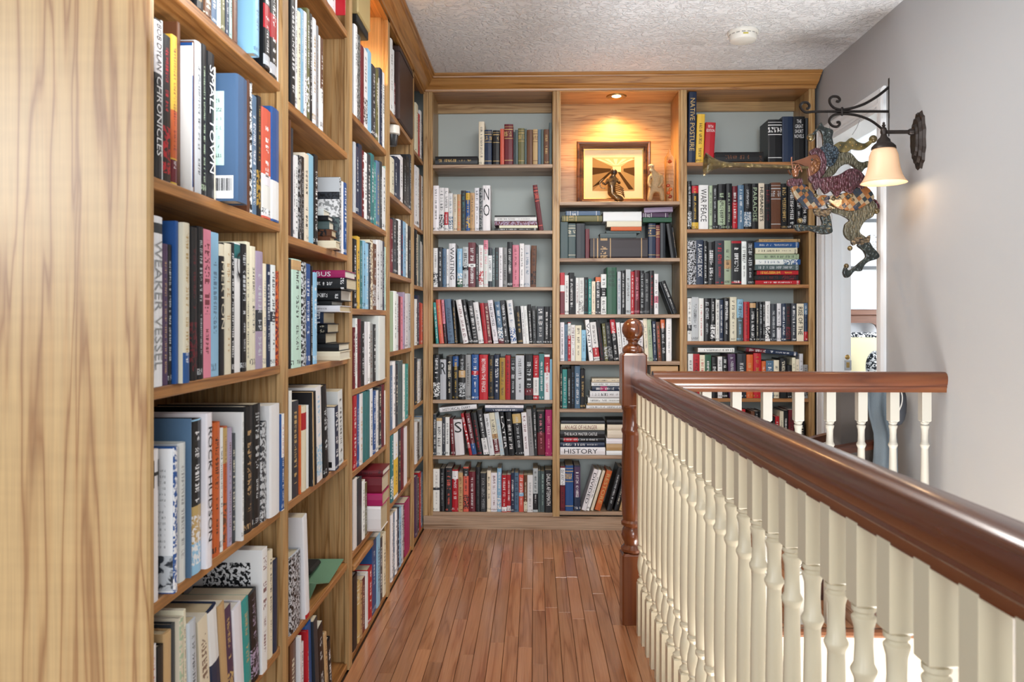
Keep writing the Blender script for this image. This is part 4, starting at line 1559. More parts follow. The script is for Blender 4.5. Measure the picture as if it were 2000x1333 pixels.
def row_back(bay, shelf, x0, text, vis=1.0, setback=0.012):
    """Upright books on a shelf of the end-wall bookcase: 'right edge,top,spec[,lean]' in pixels of the photograph."""
    z0 = ZS_B[bay][shelf]
    ybase = SH_PX[bay][shelf]
    xl = x0
    n = 0
    pe, pn, pl = -9.0, 0.0, 0.0
    rj = random.Random(bay * 31 + shelf)
    for tok in text.split():
        p = tok.split(',')
        xr = float(p[0])
        if p[2] == '-':
            xl = xr
            continue
        ln = float(p[3]) if len(p) > 3 else 0
        Y = YB + setback + rj.uniform(0, 0.012)
        a_, b_ = onY(xl, ybase, Y), onY(xr, ybase, Y)
        zt_ = onY((xl + xr) / 2, float(p[1]), Y).z
        t_ = max((b_.x - a_.x) * math.cos(math.radians(ln)) - 0.0008, 0.004)
        h_ = max((zt_ - z0 - (t_ * math.sin(math.radians(abs(ln))) if ln else 0)) / math.cos(math.radians(ln)), 0.05)
        d_ = min((0.205 if shelf == 0 else 0.235) - setback, max(0.10, h_ * rj.uniform(0.62, 0.74)))
        n += 1
        up_ = (TOP if shelf == 0 else ZS_B[bay][shelf - 1] - 0.02) - z0 - 0.003
        h_ = min(h_, up_ / math.cos(math.radians(ln)) - (t_ * math.sin(math.radians(abs(ln)))))
        need = pe
        if ln < 0 and pn > 0:
            need += max(0.0, min(h_, pn) * (math.tan(math.radians(-ln)) - math.tan(math.radians(max(0, -pl)))))
        elif pl - ln > 3 and ln >= 0 and pn > 0:
            need += min(h_, pn) * math.tan(math.radians(pl))
        ax_ = max(a_.x, BX[bay][0] + 0.001, need + 0.0004)
        if ln == 0 or ln > 0:
            pass
        t_ = max(min(t_ - (ax_ - a_.x) * (0.5 if ln else 1.0), BX[bay][1] - 0.001 - ax_), min(t_, 0.006))
        pe, pn, pl = ax_ + t_ / math.cos(math.radians(ln)), h_, ln
        add_book(Matrix.Translation((ax_, Y, z0 + 0.0003)) @ lean_mat(t_, ln), t_, h_, d_, p[2], (xr - xl) * (ybase - float(p[1])) * vis, ('B', bay, shelf), n)
        xl = xr


def pile_back(bay, z_px, entries, vis=1.0, setback=0.012, zbase=None):
    """Books lying flat, from the bottom up: (left, right, top, spec, tilt)."""
    n = len(entries.split())
    if zbase is None:
        near = [k_ for k_, v_ in enumerate(SH_PX[bay]) if abs(v_ - z_px) < 1.2]
        zbase = ZS_B[bay][near[0]] if near else None
    zb = onY(1000, z_px, YB + setback).z if zbase is None else zbase
    yb = z_px
    for k, tok in enumerate(entries.split()):
        p = tok.split(',')
        xl, xr, yt = float(p[0]), float(p[1]), float(p[2])
        Y = YB + setback + 0.004 * ((k * 7) % 3)
        a_, b_ = onY(xl, yt, Y), onY(xr, yt, Y)
        tilt = float(p[4]) if len(p) > 4 else 0
        th = max(a_.z - zb - 0.0004, 0.004) if not tilt else max((yb - yt) * 0.00276, 0.012)
        h_ = b_.x - a_.x
        piv = Vector((b_.x if tilt > 0 else a_.x, Y, zb + 0.0003))
        mat = Matrix.Translation(piv) @ Matrix.Rotation(math.radians(tilt), 4, 'Y') @ Matrix.Translation(Vector((0 if tilt > 0 else h_, 0, 0))) @ LYING
        add_book(mat, th, h_, min(0.225 - setback, max(0.12, h_ * 0.68)), p[3], (xr - xl) * (yb - yt) * vis, ('B', bay, 'pile%d' % z_px + str(int(xl))), n - k, pile=True)
        zb = a_.z if not tilt else zb + th
        yb = yt


def row_left(bay, shelf, x0, text, setback=0.010, vis=1.0, zoff=0.0):
    """Upright books in the long bookcase: 'far edge,top[,spec,setback mm,lean]' in pixels, near to far."""
    z0 = ZS_L[bay][shelf] + zoff
    xl = x0
    n = 0
    pe, pn, pl = -9.0, 0.0, 0.0
    for tok in text.split():
        p = tok.split(',')
        xr = float(p[0])
        if p[2] == '-':
            xl = xr
            continue
        sb = float(p[3]) / 1000 if len(p) > 3 and p[3] else setback
        ln = float(p[4]) if len(p) > 4 else 0
        X = XL - sb
        a_, b_ = onX(xl, 625, X).y, onX(xr, 625, X).y
        zt_ = onX(xl, float(p[1]), X).z
        t_ = max((b_ - a_) * math.cos(math.radians(ln)) - 0.0008, 0.003)
        h_ = max((zt_ - z0) / math.cos(math.radians(ln)), 0.05)
        rj = random.Random(int(xl * 13 + shelf * 7))
        d_ = min(0.27 - sb, max(0.11, h_ * rj.uniform(0.62, 0.78)))
        n += 1
        zz_ = ZS_L[bay]
        up_ = (TOP if shelf + 1 >= len(zz_) else zz_[shelf + 1] - 0.02) - z0 - 0.003
        h_ = min(h_, up_)
        g_ = 0.0225 if sb < 0.0195 else 0.0105
        lo_, hi_ = LY[bay] + (0.001 if bay == 0 else g_), LY[bay + 1] - (g_ if bay < 4 else 0.001)
        need = pe
        if ln < 0 and pn > 0:
            need += max(0.0, min(h_, pn) * (math.tan(math.radians(-ln)) - math.tan(math.radians(max(0, -pl)))))
        na_ = max(a_, lo_, need + 0.0004)
        t_ = max(min(0.004, t_), min(t_ - (na_ - a_) * (0.5 if ln else 1.0), hi_ - na_))
        if hi_ - na_ < 0.0045:
            n -= 1
            xl = xr
            continue
        a_ = na_
        pe, pn, pl = a_ + t_ / math.cos(math.radians(ln)), h_, ln
        mat = Matrix.Translation((X, a_, z0 + 0.0003)) @ RZ90 @ lean_mat(t_, ln)
        top_px = float(p[1])
        ybot = 625 + (H - z0) * F / max(0.3, a_)
        add_book(mat, t_, h_, d_, p[2], (xr - xl) * (min(ybot, 1333) - max(top_px, 0)) * vis, ('L', bay, shelf), n)
        xl = xr


def auto_left(bay, shelf, x0, x1, cols, top0, top1, w=5.5):
    """Narrow far books of which the photograph shows only slivers."""
    rj = random.Random(bay * 97 + shelf * 13)
    x = x0
    out = []
    i = 0
    while x < x1 - 1.2:
        w_ = min(w * rj.uniform(0.7, 1.35), x1 - x)
        f_ = (x - x0) / max(1, x1 - x0)
        out.append('%.1f,%.1f,%s' % (x + w_, top0 + (top1 - top0) * f_ + rj.uniform(-7, 7), cols[i % len(cols)]))
        i += 1
        x += w_
    row_left(bay, shelf, x0, ' '.join(out))


# ---- end wall, corner bay
row_back(0, 0, 935, '946.5,238,Wd1 961,254,ni3 962.5,0,- 976,255,ki3 977,0,- 985,252,xi0 1002.5,243,Ri3 1006,258,d.0 1012,254,T.0 1024.5,251,li3 1029,252,Td0 1041,254,ci0 1050.5,253,Cc3 1056.5,253,s.0 1062,253,T.0 1072.5,253,ci6 1078,240,TG0')
pile_back(0, 321.6, '850,933,306,ki2')
row_back(0, 1, 845, '857.5,363,wk1 868,367,wd4 876,367.6,wk2+r14-44 885,378,ws4 893,380,Wk2 900.5,380,Cx1 910,372.6,kt2 918,374,by4+y78-96 927,377,Ck2 936.5,367.6,wd2 942.6,368,gd5 958,362.7,wk=^N|O 1053,0,- 1062,361,Rx3,-8')
pile_back(0, 450.6, '966,1049,446,kw2 975,1050,440.5,Wk0 966,1049,432.5,Rv5 966,1048,424.5,wk2 966,1046,421,k.0')
row_back(0, 2, 845.8, '855.7,485,wd4 864,483,kw1 872,486,sd1 876.7,487,w.6 890,476,wk=WAITING 893,0,- 903.5,486,Bw4+e0-22 915,483,Gk2+k42-52 929,474,Rw1+w45-52 935,483,kw1 944.7,479,wr4 953.5,469.4,wp2+p80-100 961.3,484,dk2+w15-80 967,487,TG1 974.4,484,kt1 982,484,wk1 990.7,484,gk1 1001,473,kw6 1014,479,pR2 1015,0,- 1024,476,wk2 1036,479,Gs6 1047,480,ck4,1')
row_back(0, 3, 851.5, '857,591,jw1,-4 867,585,xy2,-5 873,586,kp2+p45-100,-4 875.5,0,- 888,584,sn1,-5 894,587,k.1,-4 905,0,- 916,585,wR1,-10 924.5,585,kw1,-10 935,587,kw1,-8 945.5,590,wk6,-8 953.4,592,rR6,-6 961.3,592,R.1,-6 964,0,- 974.4,586,wd2,-8 985,589,sw4+R0-12,-6 995,586.5,kw2,-6 998,0,- 1010,586,ws4+b5-35,-6 1012.5,0,- 1021.7,598,k.6,-5 1027.7,598,wd1,-4 1034,598,wG2,-4 1041,595,kw1,-3 1048.5,598,kg1,-2 1063,599,d.2 1073,599,kw1 1078,599,k.1')
row_back(0, 4, 846, '859.4,693.4,kw4 872,702.6,Gk=^R 884,696,kW2 896,694.7,ky2+b75-98 909,694.7,kG4+C50-66 920,693.4,gk6 921,0,- 935,693,bw2+r55-64 936,0,- 953.4,693.4,rw=BETWEEN.THE.FENCES 965,695.7,kY2 975.7,693.4,nw2 987,699.5,Yd1 997,694.7,rk1 1007,700,kG2 1024,694.7,Gk2 1025,0,- 1041.4,693.4,kG1+R10-25 1052.7,694.7,rw2+w10-50 1063,691.6,tw1 1074,693,wr1+r60-95 1079,702,Bw0')
row_back(0, 5, 846, '852.4,810,d.1 863.7,817,wk1+C92-100 870,815,d.6 878,815.5,wk6 887,818,Rw6,-3 906,819,wk=^S,-4 911,0,- 920,807,rw2=SURE,-12 931,807,Rw2+b2-28,-10 943,806,kr1,-9 945,0,- 956,800,kw1+w2-38,-9 966.6,808,wk2,-8 977.5,806,Wk1+C40-50+R3-38,-8 986,805,GB1,-8 994,806,kw=LATER,-7 1006,805,kw1,-5 1007,0,- 1024,806.5,kG1+i76-98,-5 1034,806,wR2,-4 1044,800,gd1,-4 1050,799,kw2,-2 1065,803.5,kp2+R2-52,-1 1079,801,mp2')
pile_back(0, 811, '859,932,802,wk=HISTORICAL.DIARY,-6', zbase=ZS_B[0][5] + 0.2335)
pile_back(0, 805, '948,1022,798,nw1 947.5,1022.5,791.5,wg1', zbase=ZS_B[0][5] + 0.238)
row_back(0, 6, 845.7, '859,916.6,wg2+d50-56 869,915.5,kg1 870,0,- 883,914.5,kx2 895,918,rw6+w78-97 904.4,924,Cc1 905,0,- 915.5,913,xk4+k80-97 929,922,Rw1 938,913,kT1 949.6,925,kg1 951,0,- 959,920,W.6 971,924,wR2 979.7,915.5,Bw4 990,928.6,rw2+w2-14 998,928,rw6+w2-16 1004.7,924,nw1 1013.4,924,sk2 1023,928,xw2+B42-52 1030,928.6,cW1+W2-28 1041,928.6,wg1 1051,915.5,Gk2+k5-42 1056,920,Td1 1064,921,Tq2 1079,918.8,kw=DALLAS.AFTERMATH')
# ---- end wall, niche bay
row_back(1, 1, 1094, '1109.7,434,T.0 1124.5,437,T.3 1143.5,437,d.0 1151.5,447.5,R.0', setback=0.06)
row_back(1, 1, 1266, '1281,437,ni3 1289,440,R.3 1300,436,d.0 1307,0,- 1320,436,k.0,-8 1327,444,dC6,-8', setback=0.06)
pile_back(1, 504, '1152.5,1265,465.6,KC3 1172,1243,455.6,T.0 1184,1250,451.5,TG0 1193,1253,443.5,oc0 1185,1253,432.5,Wg0 1178,1253,414,wg0', setback=0.05)
pile_back(1, 433.5, '1097.5,1176,421.5,li3 1105,1172,412.5,s.3', setback=0.05)
pile_back(1, 435.5, '1255.5,1312,425,e.0 1254,1305.5,416,u.3 1258,1314,406,v.0,-2', setback=0.05)
row_back(1, 2, 1094, '1103,533,rw0+w55-70+R2-53 1111,538,wk6 1122,533,kw1 1124.6,540,d.0 1130.7,543,wR6 1141,543,wg4 1149,542,kt2 1155.6,545,jw2 1163,550,WR1 1173.5,541,kw2+o86-99 1184.6,536,wk1+k44-66 1204.4,522.6,ek=^GREEK|POETRY|AND|PROSE 1205.6,0,- 1213,531,Gs1 1222,529,kw1 1232,526.7,Gk6 1239,531,rw2 1249.8,528.4,Rp6 1258.6,529,kG1 1268.4,533.7,kg6 1277.7,529,kr1 1286,535.6,wk1+p28-45 1298,0,- 1308,548,d.0,-21 1315,0,- 1325,548,kw2,-21')
row_back(1, 3, 1094, '1102.5,630,wk1 1109,634,sk1 1115,630,rw2+w66-98 1123.7,635,wR2 1135.8,636,Wk2 1144.7,645,Bs6 1146.5,0,- 1157,624.4,wk=VANITY,-6 1160,0,- 1172,629,wk2+r10-34,-6 1181,625.6,kR1,-7 1188,632,lG4,-5 1198,630,kg4,-5 1209,623,kw2+r66-99,-6 1217,630,wk1,-5 1226,631,wk2,-4 1236,628,wd1,-4 1246,630,kw1 1256,626,wd1 1266,622,Wg6,-3 1275,624,Ed6,-3 1283,628,nw2,-2 1292,629,cx1,-3 1301,623,kw1+o78-98,-2 1312,620,wg1', vis=0.9)
row_back(1, 4, 1094, '1098.6,716,k.1 1108,722,jG1 1115.3,721,kw1 1122.3,715,ks1 1133.5,715,sw1 1143,722,k.6')
pile_back(1, 799, '1145,1222,792.5,wk1 1147,1222,788,C.0 1148,1222,777,wk2 1152,1222,764.5,wk2 1156,1222,755,nw1+m55-75 1155,1222,747,wk2 1156,1222,740,Wk2', vis=0.85)
pile_back(1, 799, '1250,1323,786,Wg0 1252,1323,770,w.0 1255,1323,752,W.0 1262,1323,734,w.0 1271,1324,715,CR0', vis=0.3)
pile_back(1, 890, '1094,1182,874,wk=HISTORY 1094,1181,864,nw2 1094,1181,854.5,kw1+r60-92 1094,1181,841,kw=THE.BLACK.MASTER.CASTLE 1095,1181,828.6,WR=AN.AGE.OF.HUNGER 1096,1181,822,d.0')
pile_back(1, 890, '1184,1262,881,w.0 1184,1260,868,C.0 1184,1261,856,w.0 1186,1262,841,W.0 1186,1262,830,W.0 1185,1262,820,k.0', vis=0.5)
row_back(1, 6, 1094, '1104,911.7,Rk2+w58-97 1120,909.6,bi3 1121,0,- 1133.7,909.6,nw6+u30-97')
row_back(1, 6, 1135.5, '1145,916,wk=DIVIDED,17 1151,918,wk6,17 1153,0,- 1159,919,WY0,17 1161,0,- 1173,918,oi=RESTORE,17 1184,0,- 1195,912,kG1,15 1198.5,0,- 1207.6,913,kW1,15 1209,0,- 1219,920,CR1,15', vis=0.9)
# ---- end wall, bay beside the doorway
row_back(2, 0, 1343, '1358.5,179.6,ni=NATIVE.POSTURE,1 1374,223,yk1,2 1394,239,rw=^FIFTH|EDITION,3 1500,0,- 1527.6,234,k.3 1528,0,- 1549,228,n.0 1572,228,kw=^THE|GREAT|SHORT|NOVELS 1579,231,d.0')
pile_back(2, 316.8, '1397,1491,297.5,kc6')
row_back(2, 1, 1343, '1351,354,kG4 1364,362,ky1+r82-98+y2-16 1383.6,362,wk=WAR.PEACE 1384.8,0,- 1391.5,363,Ed6 1401.6,362,kG2 1417,360,kE1+E10-64 1430,359,kE1 1440.5,364,Rw1+r3-62 1453,362,sw2 1467.6,359,kG4+s6-38 1481,359,kE=PARADISE 1493,358,Wk=HUMANISTS 1506,360,kR2 1525,357,cG3 1538,359,ki1 1554,360,kw1 1566,362,k.2 1579,361,k.1', vis=0.85)
row_back(2, 2, 1342.5, '1360,470.4,Gk5 1374,469,nw=A.SAVAGE.BOOK 1382,471,kw1 1396.5,473,kw1 1397,0,- 1414.5,470.4,dr2 1428,470.4,Ek6+C36-56 1448,470.4,kw6+r94-99+r3-7 1458.4,472,wk2 1472,470.4,kG2')
pile_back(2, 556, '1475,1562,548,rw1 1474,1559,537.5,kR4 1478,1559,528.5,ry2 1474,1560,517.6,TG1 1475,1563,507,ws4+b0-14 1474,1560,496.5,Ed1 1475,1557,484.5,Wk2 1473,1560,473.5,bG1 1482,1562,467.3,Ck2')
row_back(2, 3, 1342.5, '1351,583,wk1+k24-38 1364.6,580.7,Gd6 1374.7,583,wr1 1387.5,583,kG2 1397.6,583,kw4 1405.5,586,wk2 1412.7,586,nw1 1425,583,kw2 1439,580.7,Wk2 1451.7,584,TB2+B55-99 1464,590,rk2 1476.4,591,kw1+C86-98 1482.5,590,kW1 1490,590,kG2 1494.4,590,kw2 1504.5,589,wk4 1517,594,dG1 1526,593,wd6+k36-40 1535,593.5,nw1 1544.6,593,kR4 1556,593,dw2 1570,593.5,Wk=RISE.OF.THE 1579,592,ns2+r2-25+s70-99')
row_back(2, 4, 1343.6, '1353.8,691.5,wk6 1366.6,692,rk1 1377,694,Wr1 1389,693,ew2 1401.5,698,kw1 1411,697,wd2 1421,697,kw1 1438,691.5,uG2,-2 1457.7,691.5,dG1 1471,693,oi6 1487,690,rY2 1496,706,o.6 1511,705,sw4 1522,704,W.6 1537,700.5,kW2 1547,714,k.1 1554,699,Wk1 1561,702,W.1 1568.7,691.5,Gd6 1579,713,gk4', vis=0.7)
pile_back(2, 691, '1363,1434,680,wk1', zbase=ZS_B[2][4] + 0.246)
pile_back(2, 687, '1455,1557,679,nw2+R62-99,5', zbase=ZS_B[2][4] + 0.226)
row_back(2, 5, 1344, '1354,806,wk1 1366,800,Rk1 1378,805,k.1 1390,802,wd1 1402,806,nw1 1414,803,kG1 1426,806,w.1 1438,804,kw1 1448,802,Rk1 1456,800,r.6 1466,818,W.1 1474,804,cG1 1482,804,kw1 1490,804,k.1 1510,0,- 1514,815,k.1 1522,814,rw1 1530.6,804,Wk1 1539.5,802,kw1 1551,801,Rk1 1561,806,d.1 1572,820,kW1', vis=0.5)
row_back(2, 6, 1344, '1356,915,wk1 1368,918,Rk1 1380,912,k.1 1393,920,wd1 1406,915,nw1 1418,911,kG1 1430,916,w.1 1442,914,kw1 1456,912,Rk1 1470,916,W.1 1484,912,cG1 1496,914,kw1 1510,910,k.1 1524,915,rw1 1538,912,Wk1 1551,918,Rk1 1565,916,d.1 1578,912,kW1', vis=0.1)

# ---- long bookcase, nearest bay
row_left(0, 5, 380, '396,-60,kC1 412,-70,cW1 424,-60,sw6 431,-66,wk6 439,-60,lW6 447,-66,n.2 453,-64,qk6 463,-60,ck2 495,-70,-', vis=1)
row_left(0, 5, 495, '505,-60,Bs6,-6 514,-60,- 526,-75,kw2+r38-61+G3-13,4 540,-66,kw1+r36-58+G3-13,12 547,-60,w.0')
row_left(0, 4, 293, '298,36,nG4 315,33,kw1+w66-99=CHRONICLES@14-64;BOB.DYLAN@68-97@k 318,40,w.0,14 333,64,kr4,14 345,66,yR1+o18-50+R2-17,16 352,42,c.0,30 362,72,w.0 375,72,wd0+b3-78 380,78,ck1 392,78,Gk1 402,84,kE1 417,98,kw=SMALL.TOWN 421,130,Wc0 460,0,- 482,143,h.0#library,-24 487.5,155,ck1,8 492,160,wk5 501,184,sw1 509,186,kY4 528,207,xw6+w2-40 547,207,bw0+w2-36 552,208,kw1 560,211,wR1')
row_left(0, 3, 293, '316,420,wg+d90-96=WEAKER.VESSEL@10-86 327,476,uC1 335,478,kG1 348,430,b.0,4 369,432,WY1+b0-19,-4 384,443,kR4 396,442,kG2 412,447,pR2 427,453,Bs6 437,474,kW+W90-99=MERTON@35-86 450,475,WC2 457,474,kw1 469,474,wk+t88-99=^Q 480,476,kG2 488,472,Wd1 497.5,481,W.6 512,490,vG1+d32-50 519,515,Wg6 527,516,nG2 536.6,517.5,wk2+d44-54 538,0,- 551.5,530,oR5')
row_left(0, 2, 294, '308,881,wk=^H,8 338,0,- 346,875,bw5#photo,-6 361,868,wg1 372,822,s.0,0 391,822,Bw4+i20-44+k44-99,4 413,812,wk=ROCK.HUDSON,-6 428,828,ok2 435,838,wd6 443,835,oc4+i70-99 452,838,vc1 459,849,d.1 476,811,wk1,-4 492,796,kC1#barcode 507,792,kG2 519,827,dG5 545,796,w.0,2 549,778,b.0,14 556,810,wr1+b1-55,-4')
row_left(0, 1, 294, '305,1266,wr4 318,1268,k.0 333,1241,C.0 341,1222,d.0 355,1218,WE5,2,-1 364,1196,WR1,2,-2 383,1221,Gd1,0,-3 397,0,- 415,1208,Wc1,0,-6 434,1187,nG0+w56-99,2,-8 447,1178,C.0,2,-7 460,1185,ui4,2,-7 477,1187,w.0,2,-6 490,1172,jC6,2,-6 506,1160,kv4,2,-7 508,0,- 522,1079,wR2#flowers,-4 531,1080,Wk2 540,1098,n.0')
# second bay
row_left(1, 5, 566, '575.5,-20,kw1 580,-15,w.6 586,20,Wc1 592,16,Bw2 598,21,wd1 604,15,lw4 609,25,k.1 616,33,wY6 621,48,gc1 625,68,w.0 630,73,cw6+w0-45')
row_left(1, 6, 640, '655,-10,wR2 664,-8,r.1,-20')
row_left(1, 4, 566, '568,234,c.0 572,250,d.0 576,305,w.6 582,303,wd1 588,303,gk5 594,305,kG1 603,298,Wk1 612,300,B.0 619.6,301,kw1 663,0,- 666.5,346,dG5#cemetery,-8 670,354,w.0 676,356,bw2')
row_left(1, 3, 564, '568,506,kw0 588,505,qk2+C90-99 597,512,kG5 606,515,bw6 610,520,kw1 618,532,Bw6')
row_left(1, 2, 564, '570,765,w.0 583,786,d.1 588,794,o.6,6 597,795,Wr0+r72-92 602,793,w.0 606,770,k.1,0,-2 611,768,CW0,0,-3 617,766,k.0,0,-3 629,758,wB4,0,-4 640,757,kG6,0,-7 655,0,- 662,795,nw1#textcover,-6,-3 671,765,wk1,4,-4')
row_left(1, 0, 566, '578,1262,cW1 586,1256,wr1,0,-2 592,1260,wk4 600,1245,rG1,0,-3 610,1220,b.0,8,-4 622,1218,d.0,0,-7 634,1228,kG6,0,-8 641,1240,C.1,0,-9 648,1250,k.1,0,-10')
row_left(1, 1, 564, '586,1092,Gk5 588,0,- 600,1014,wr0+r0-4,2,-6')
# third to fifth bays
row_left(2, 6, 691, '697,46,wk2 703,66,gk5 710,86,R.0 718,92,wk4 725,94,B.0 733,124,d.1 738,132,lw6 741,150,w.0 746,132,nG1 750,140,w.6')
auto_left(2, 5, 690, 754, ['G.0', 'nG6', 'n.0', 'Rw1', 'wk1', 'd.1', 'tw6', 'jG1', 's.1', 'dG1', 'wk6', 'qd1'], 276, 330, 5.6)
auto_left(2, 4, 690, 754, ['k.1', 'yd6', 'tG1', 'B.6', 'Bw1', 'dG2', 'Wc5', 'cG4', 'wd1', 'Gk6', 'nG1', 'qd6', 'dW4', 'wk1'], 466, 478, 5.2)
row_left(2, 3, 690, '694,640,Rw1 698,622,wn2 704,624,Rk1 711,628,kG1 718,629,w.0 722,629,wd6 728,632,gc1 733,634,k.2 752,616,w.0#sheet,-2')
auto_left(2, 2, 690, 754, ['rw1', 'bG6', 'wC1', 'tk0', 't.0', 'wk1', 'bw2', 'wg1', 'd.1', 'Rn1', 'w.0'], 774, 756, 5.8)
row_left(2, 1, 690, '697,938,w.0 706,938,d.0 712,942,wg1 717,946,lG1')
row_left(2, 0, 688, '697,1129,k.0 702,1140,iW3 707,1142,C.1 713,1134,R.1 718,1124,w.0 726,1115,rw1 735,1062,bG6 742,1050,B.1 747,1054,d.1 753,1046,Wk1')
row_left(3, 6, 762, '766,74,w.6 769,96,wG1 772,160,Rw4,12')
auto_left(3, 5, 762, 805, ['Wk1', 'nG6', 'n.0', 'w.6', 'kG6', 'kg1', 'dG1', 'k.1'], 306, 304, 6.5)
auto_left(3, 4, 762, 802, ['R.1', 'd.2', 'kG1', 'wk1', 'nr6', 'Bk1', 'wd6', 'kG1', 'd.1'], 424, 444, 5.2)
auto_left(3, 3, 762, 801, ['E.0', 'wk1', 'Gn6', 'Rd1', 'pR1', 'v.6', 'wd1', 'Gk6', 'w.6'], 568, 582, 4.6)
auto_left(3, 2, 762, 797, ['sG1', 'wk1', 'd.1', 'Te6', 'T.0', 'wj1', 'jG1', 'k.1'], 712, 706, 4.8)
row_left(3, 1, 763, '768,846,tw4 777,848,wy1+y5-60 782,840,d.1 788,838,Rk1 795,838,wC0')
row_left(3, 0, 763, '767,1008,wd1 771,1004,sG4 775,1000,wk6 779,996,nG1 783,994,Bk1 787,992,Gd6 790,990,R.1 800,984,m.0')
auto_left(4, 6, 811, 826, ['W.6', 'rW1', 'wn1', 'nw6'], 205, 232, 4)
auto_left(4, 5, 811, 826, ['wd1', 'w.6', 'ck1', 'Gd1', 'B.1'], 322, 350, 3.6)
auto_left(4, 4, 811, 826, ['kW1', 'W.6', 'Td1', 'Gs1', 'wk1'], 455, 480, 3.6)
auto_left(4, 3, 811, 826, ['w.1', 'nG1', 'rk1', 'xw6', 'R.1'], 580, 598, 3.6)
auto_left(4, 2, 811, 826, ['d.1', 'wd1', 'Gk6', 'kG1', 'w.6'], 702, 708, 3.6)
auto_left(4, 1, 811, 826, ['wk1', 'dG1', 'G.6', 'sG2', 'n.1'], 826, 816, 3.6)
auto_left(4, 0, 811, 827, ['ug1', 'k.1', 'r.1', 'sG6', 'T.0', 'm.6'], 935, 925, 3.6)


def pile_left(bay, z0, entries, X0, Yn, label_key):
    """Books lying in the long bookcase with the spine towards the near end: (right edge px, bottom y, top y, spec, extra depth)."""
    n = len(entries.split())
    for k, tok in enumerate(entries.split()):
        p = tok.split(',')
        xr, y1, y0 = float(p[0]), float(p[1]), float(p[2])
        Y = Yn + 0.006 * ((k * 5) % 4)
        a_, b_ = onY(xr, y1, Y), onY(xr, y0, Y)
        t_ = max(b_.z - z0 - 0.0004, 0.004)
        h_ = min(0.25, a_.x - BK - 0.01)
        dep = float(p[4]) if len(p) > 4 else 0.14
        mat = Matrix.Translation((a_.x, Y, z0 + 0.0003)) @ LYING
        mat = Matrix.Translation((a_.x - h_, Y, z0 + 0.0003)) @ Matrix.Translation((h_, 0, 0)) @ LYING
        add_book(mat, t_, h_, dep, p[3], (xr - 618) * (y1 - y0) * 1.6, ('L', bay, label_key), n - k, pile=True)
        z0 = b_.z


pile_left(1, ZS_L[1][3], '664,705,687,W.0 662,687,672,k.0 636,672,651,k.0 640,651,633,kW6 632,633,610,nw6 664,610,597,wk2+b82-98 648,597,588,kg2 666,588,566,kw2 677,566,543,kw2 674,543,528,mw=ROSE.OMNIBUS', XL, 2.36, 'pileA')
pile_left(1, ZS_L[1][4], '656,484,470,W.0,0.06 645,470,462,cg0,0.06 648,462,448,ck4,0.06 643,448,432,T.0,0.06 641,432,421,k.0,0.06 632,421,408,w.0,0.08', XL, 2.312, 'pileB')
pile_left(2, ZS_L[2][1], '744,1013,990,wg0 747,990,965,mW0 746,965,932,RW1 748,932,919,Rk1', XL, 2.912, 'pileC')


# ---- build: the 300 that show largest as things, the rest as one mass
BAYL = ['nearest', 'second', 'third', 'fourth', 'fifth']
BAYB = ['corner', 'niche', 'doorside']
ranked = sorted(range(len(BOOKS)), key=lambda i: (0 if BOOKS[i]['mark'] else 1, -BOOKS[i]['area']))
keep = set(ranked[:300])
fonts, MARKED = [], {}
stuff_c, stuff_p = MB(), MB()
seen_labels = {}


def shelf_word(side, bay, s):
    if side == 'B':
        return ORD[s if bay != 1 else s]
    return ORD[len(ZS_L[bay]) - 1 - s]


def book_label(b_):
    side, bay, s = b_['where']
    col_ = PAL[b_['base']][1]
    big = [PAL[z[2]][1] for z in b_['zones'] if z[2] != b_['base']]
    if b_['title']:
        look = '%s book, big %s letters' % (col_, PAL[b_['ink']][1])
    elif big:
        look = '%s and %s book' % (col_, big[0])
    elif b_['st'] in (4, 5):
        look = '%s book, %s picture' % (col_, PAL[b_['ink']][1])
    elif b_['st'] == 0:
        look = 'plain %s book' % col_
    elif b_['st'] == 3:
        look = '%s book, %s bands' % (col_, PAL[b_['ink']][1])
    else:
        look = '%s book, %s lettering' % (col_, PAL[b_['ink']][1])
    case = ('%s bay of long bookcase' % BAYL[bay]) if side == 'L' else ('%s bay of end-wall bookcase' % BAYB[bay])
    if b_['pile']:
        zz_ = ZS_L[bay] if side == 'L' else ZS_B[bay]
        z_ = b_['mat'].translation.z + 0.02
        k_ = max([q for q, v in enumerate(zz_) if v <= z_], key=lambda q: zz_[q])
        place = ('long-case %s bay' % BAYL[bay]) if side == 'L' else ('end-wall %s bay' % BAYB[bay])
        pl_ = 'newel-side pile' if (side == 'B' and bay == 1 and b_['mat'].translation.x > onY(1183, 890, YB).x + 0.1 and k_ >= 4 and s != 'pile8901094') else 'pile'
        return '%s, %s from %s top, %s shelf down, %s' % (look, ORD[b_['order'] - 1], pl_, shelf_word(side, bay, k_), place), 'books lying in piles, ' + case
    end = 'near end' if side == 'L' else 'corner end'
    place = ('long-case %s bay' % BAYL[bay]) if side == 'L' else ('end-wall %s bay' % BAYB[bay])
    return '%s, %s from %s, %s shelf down, %s' % (look, ORD[b_['order'] - 1], end, shelf_word(side, bay, s), place), 'upright books on the %s shelf down, %s' % (shelf_word(side, bay, s), case)


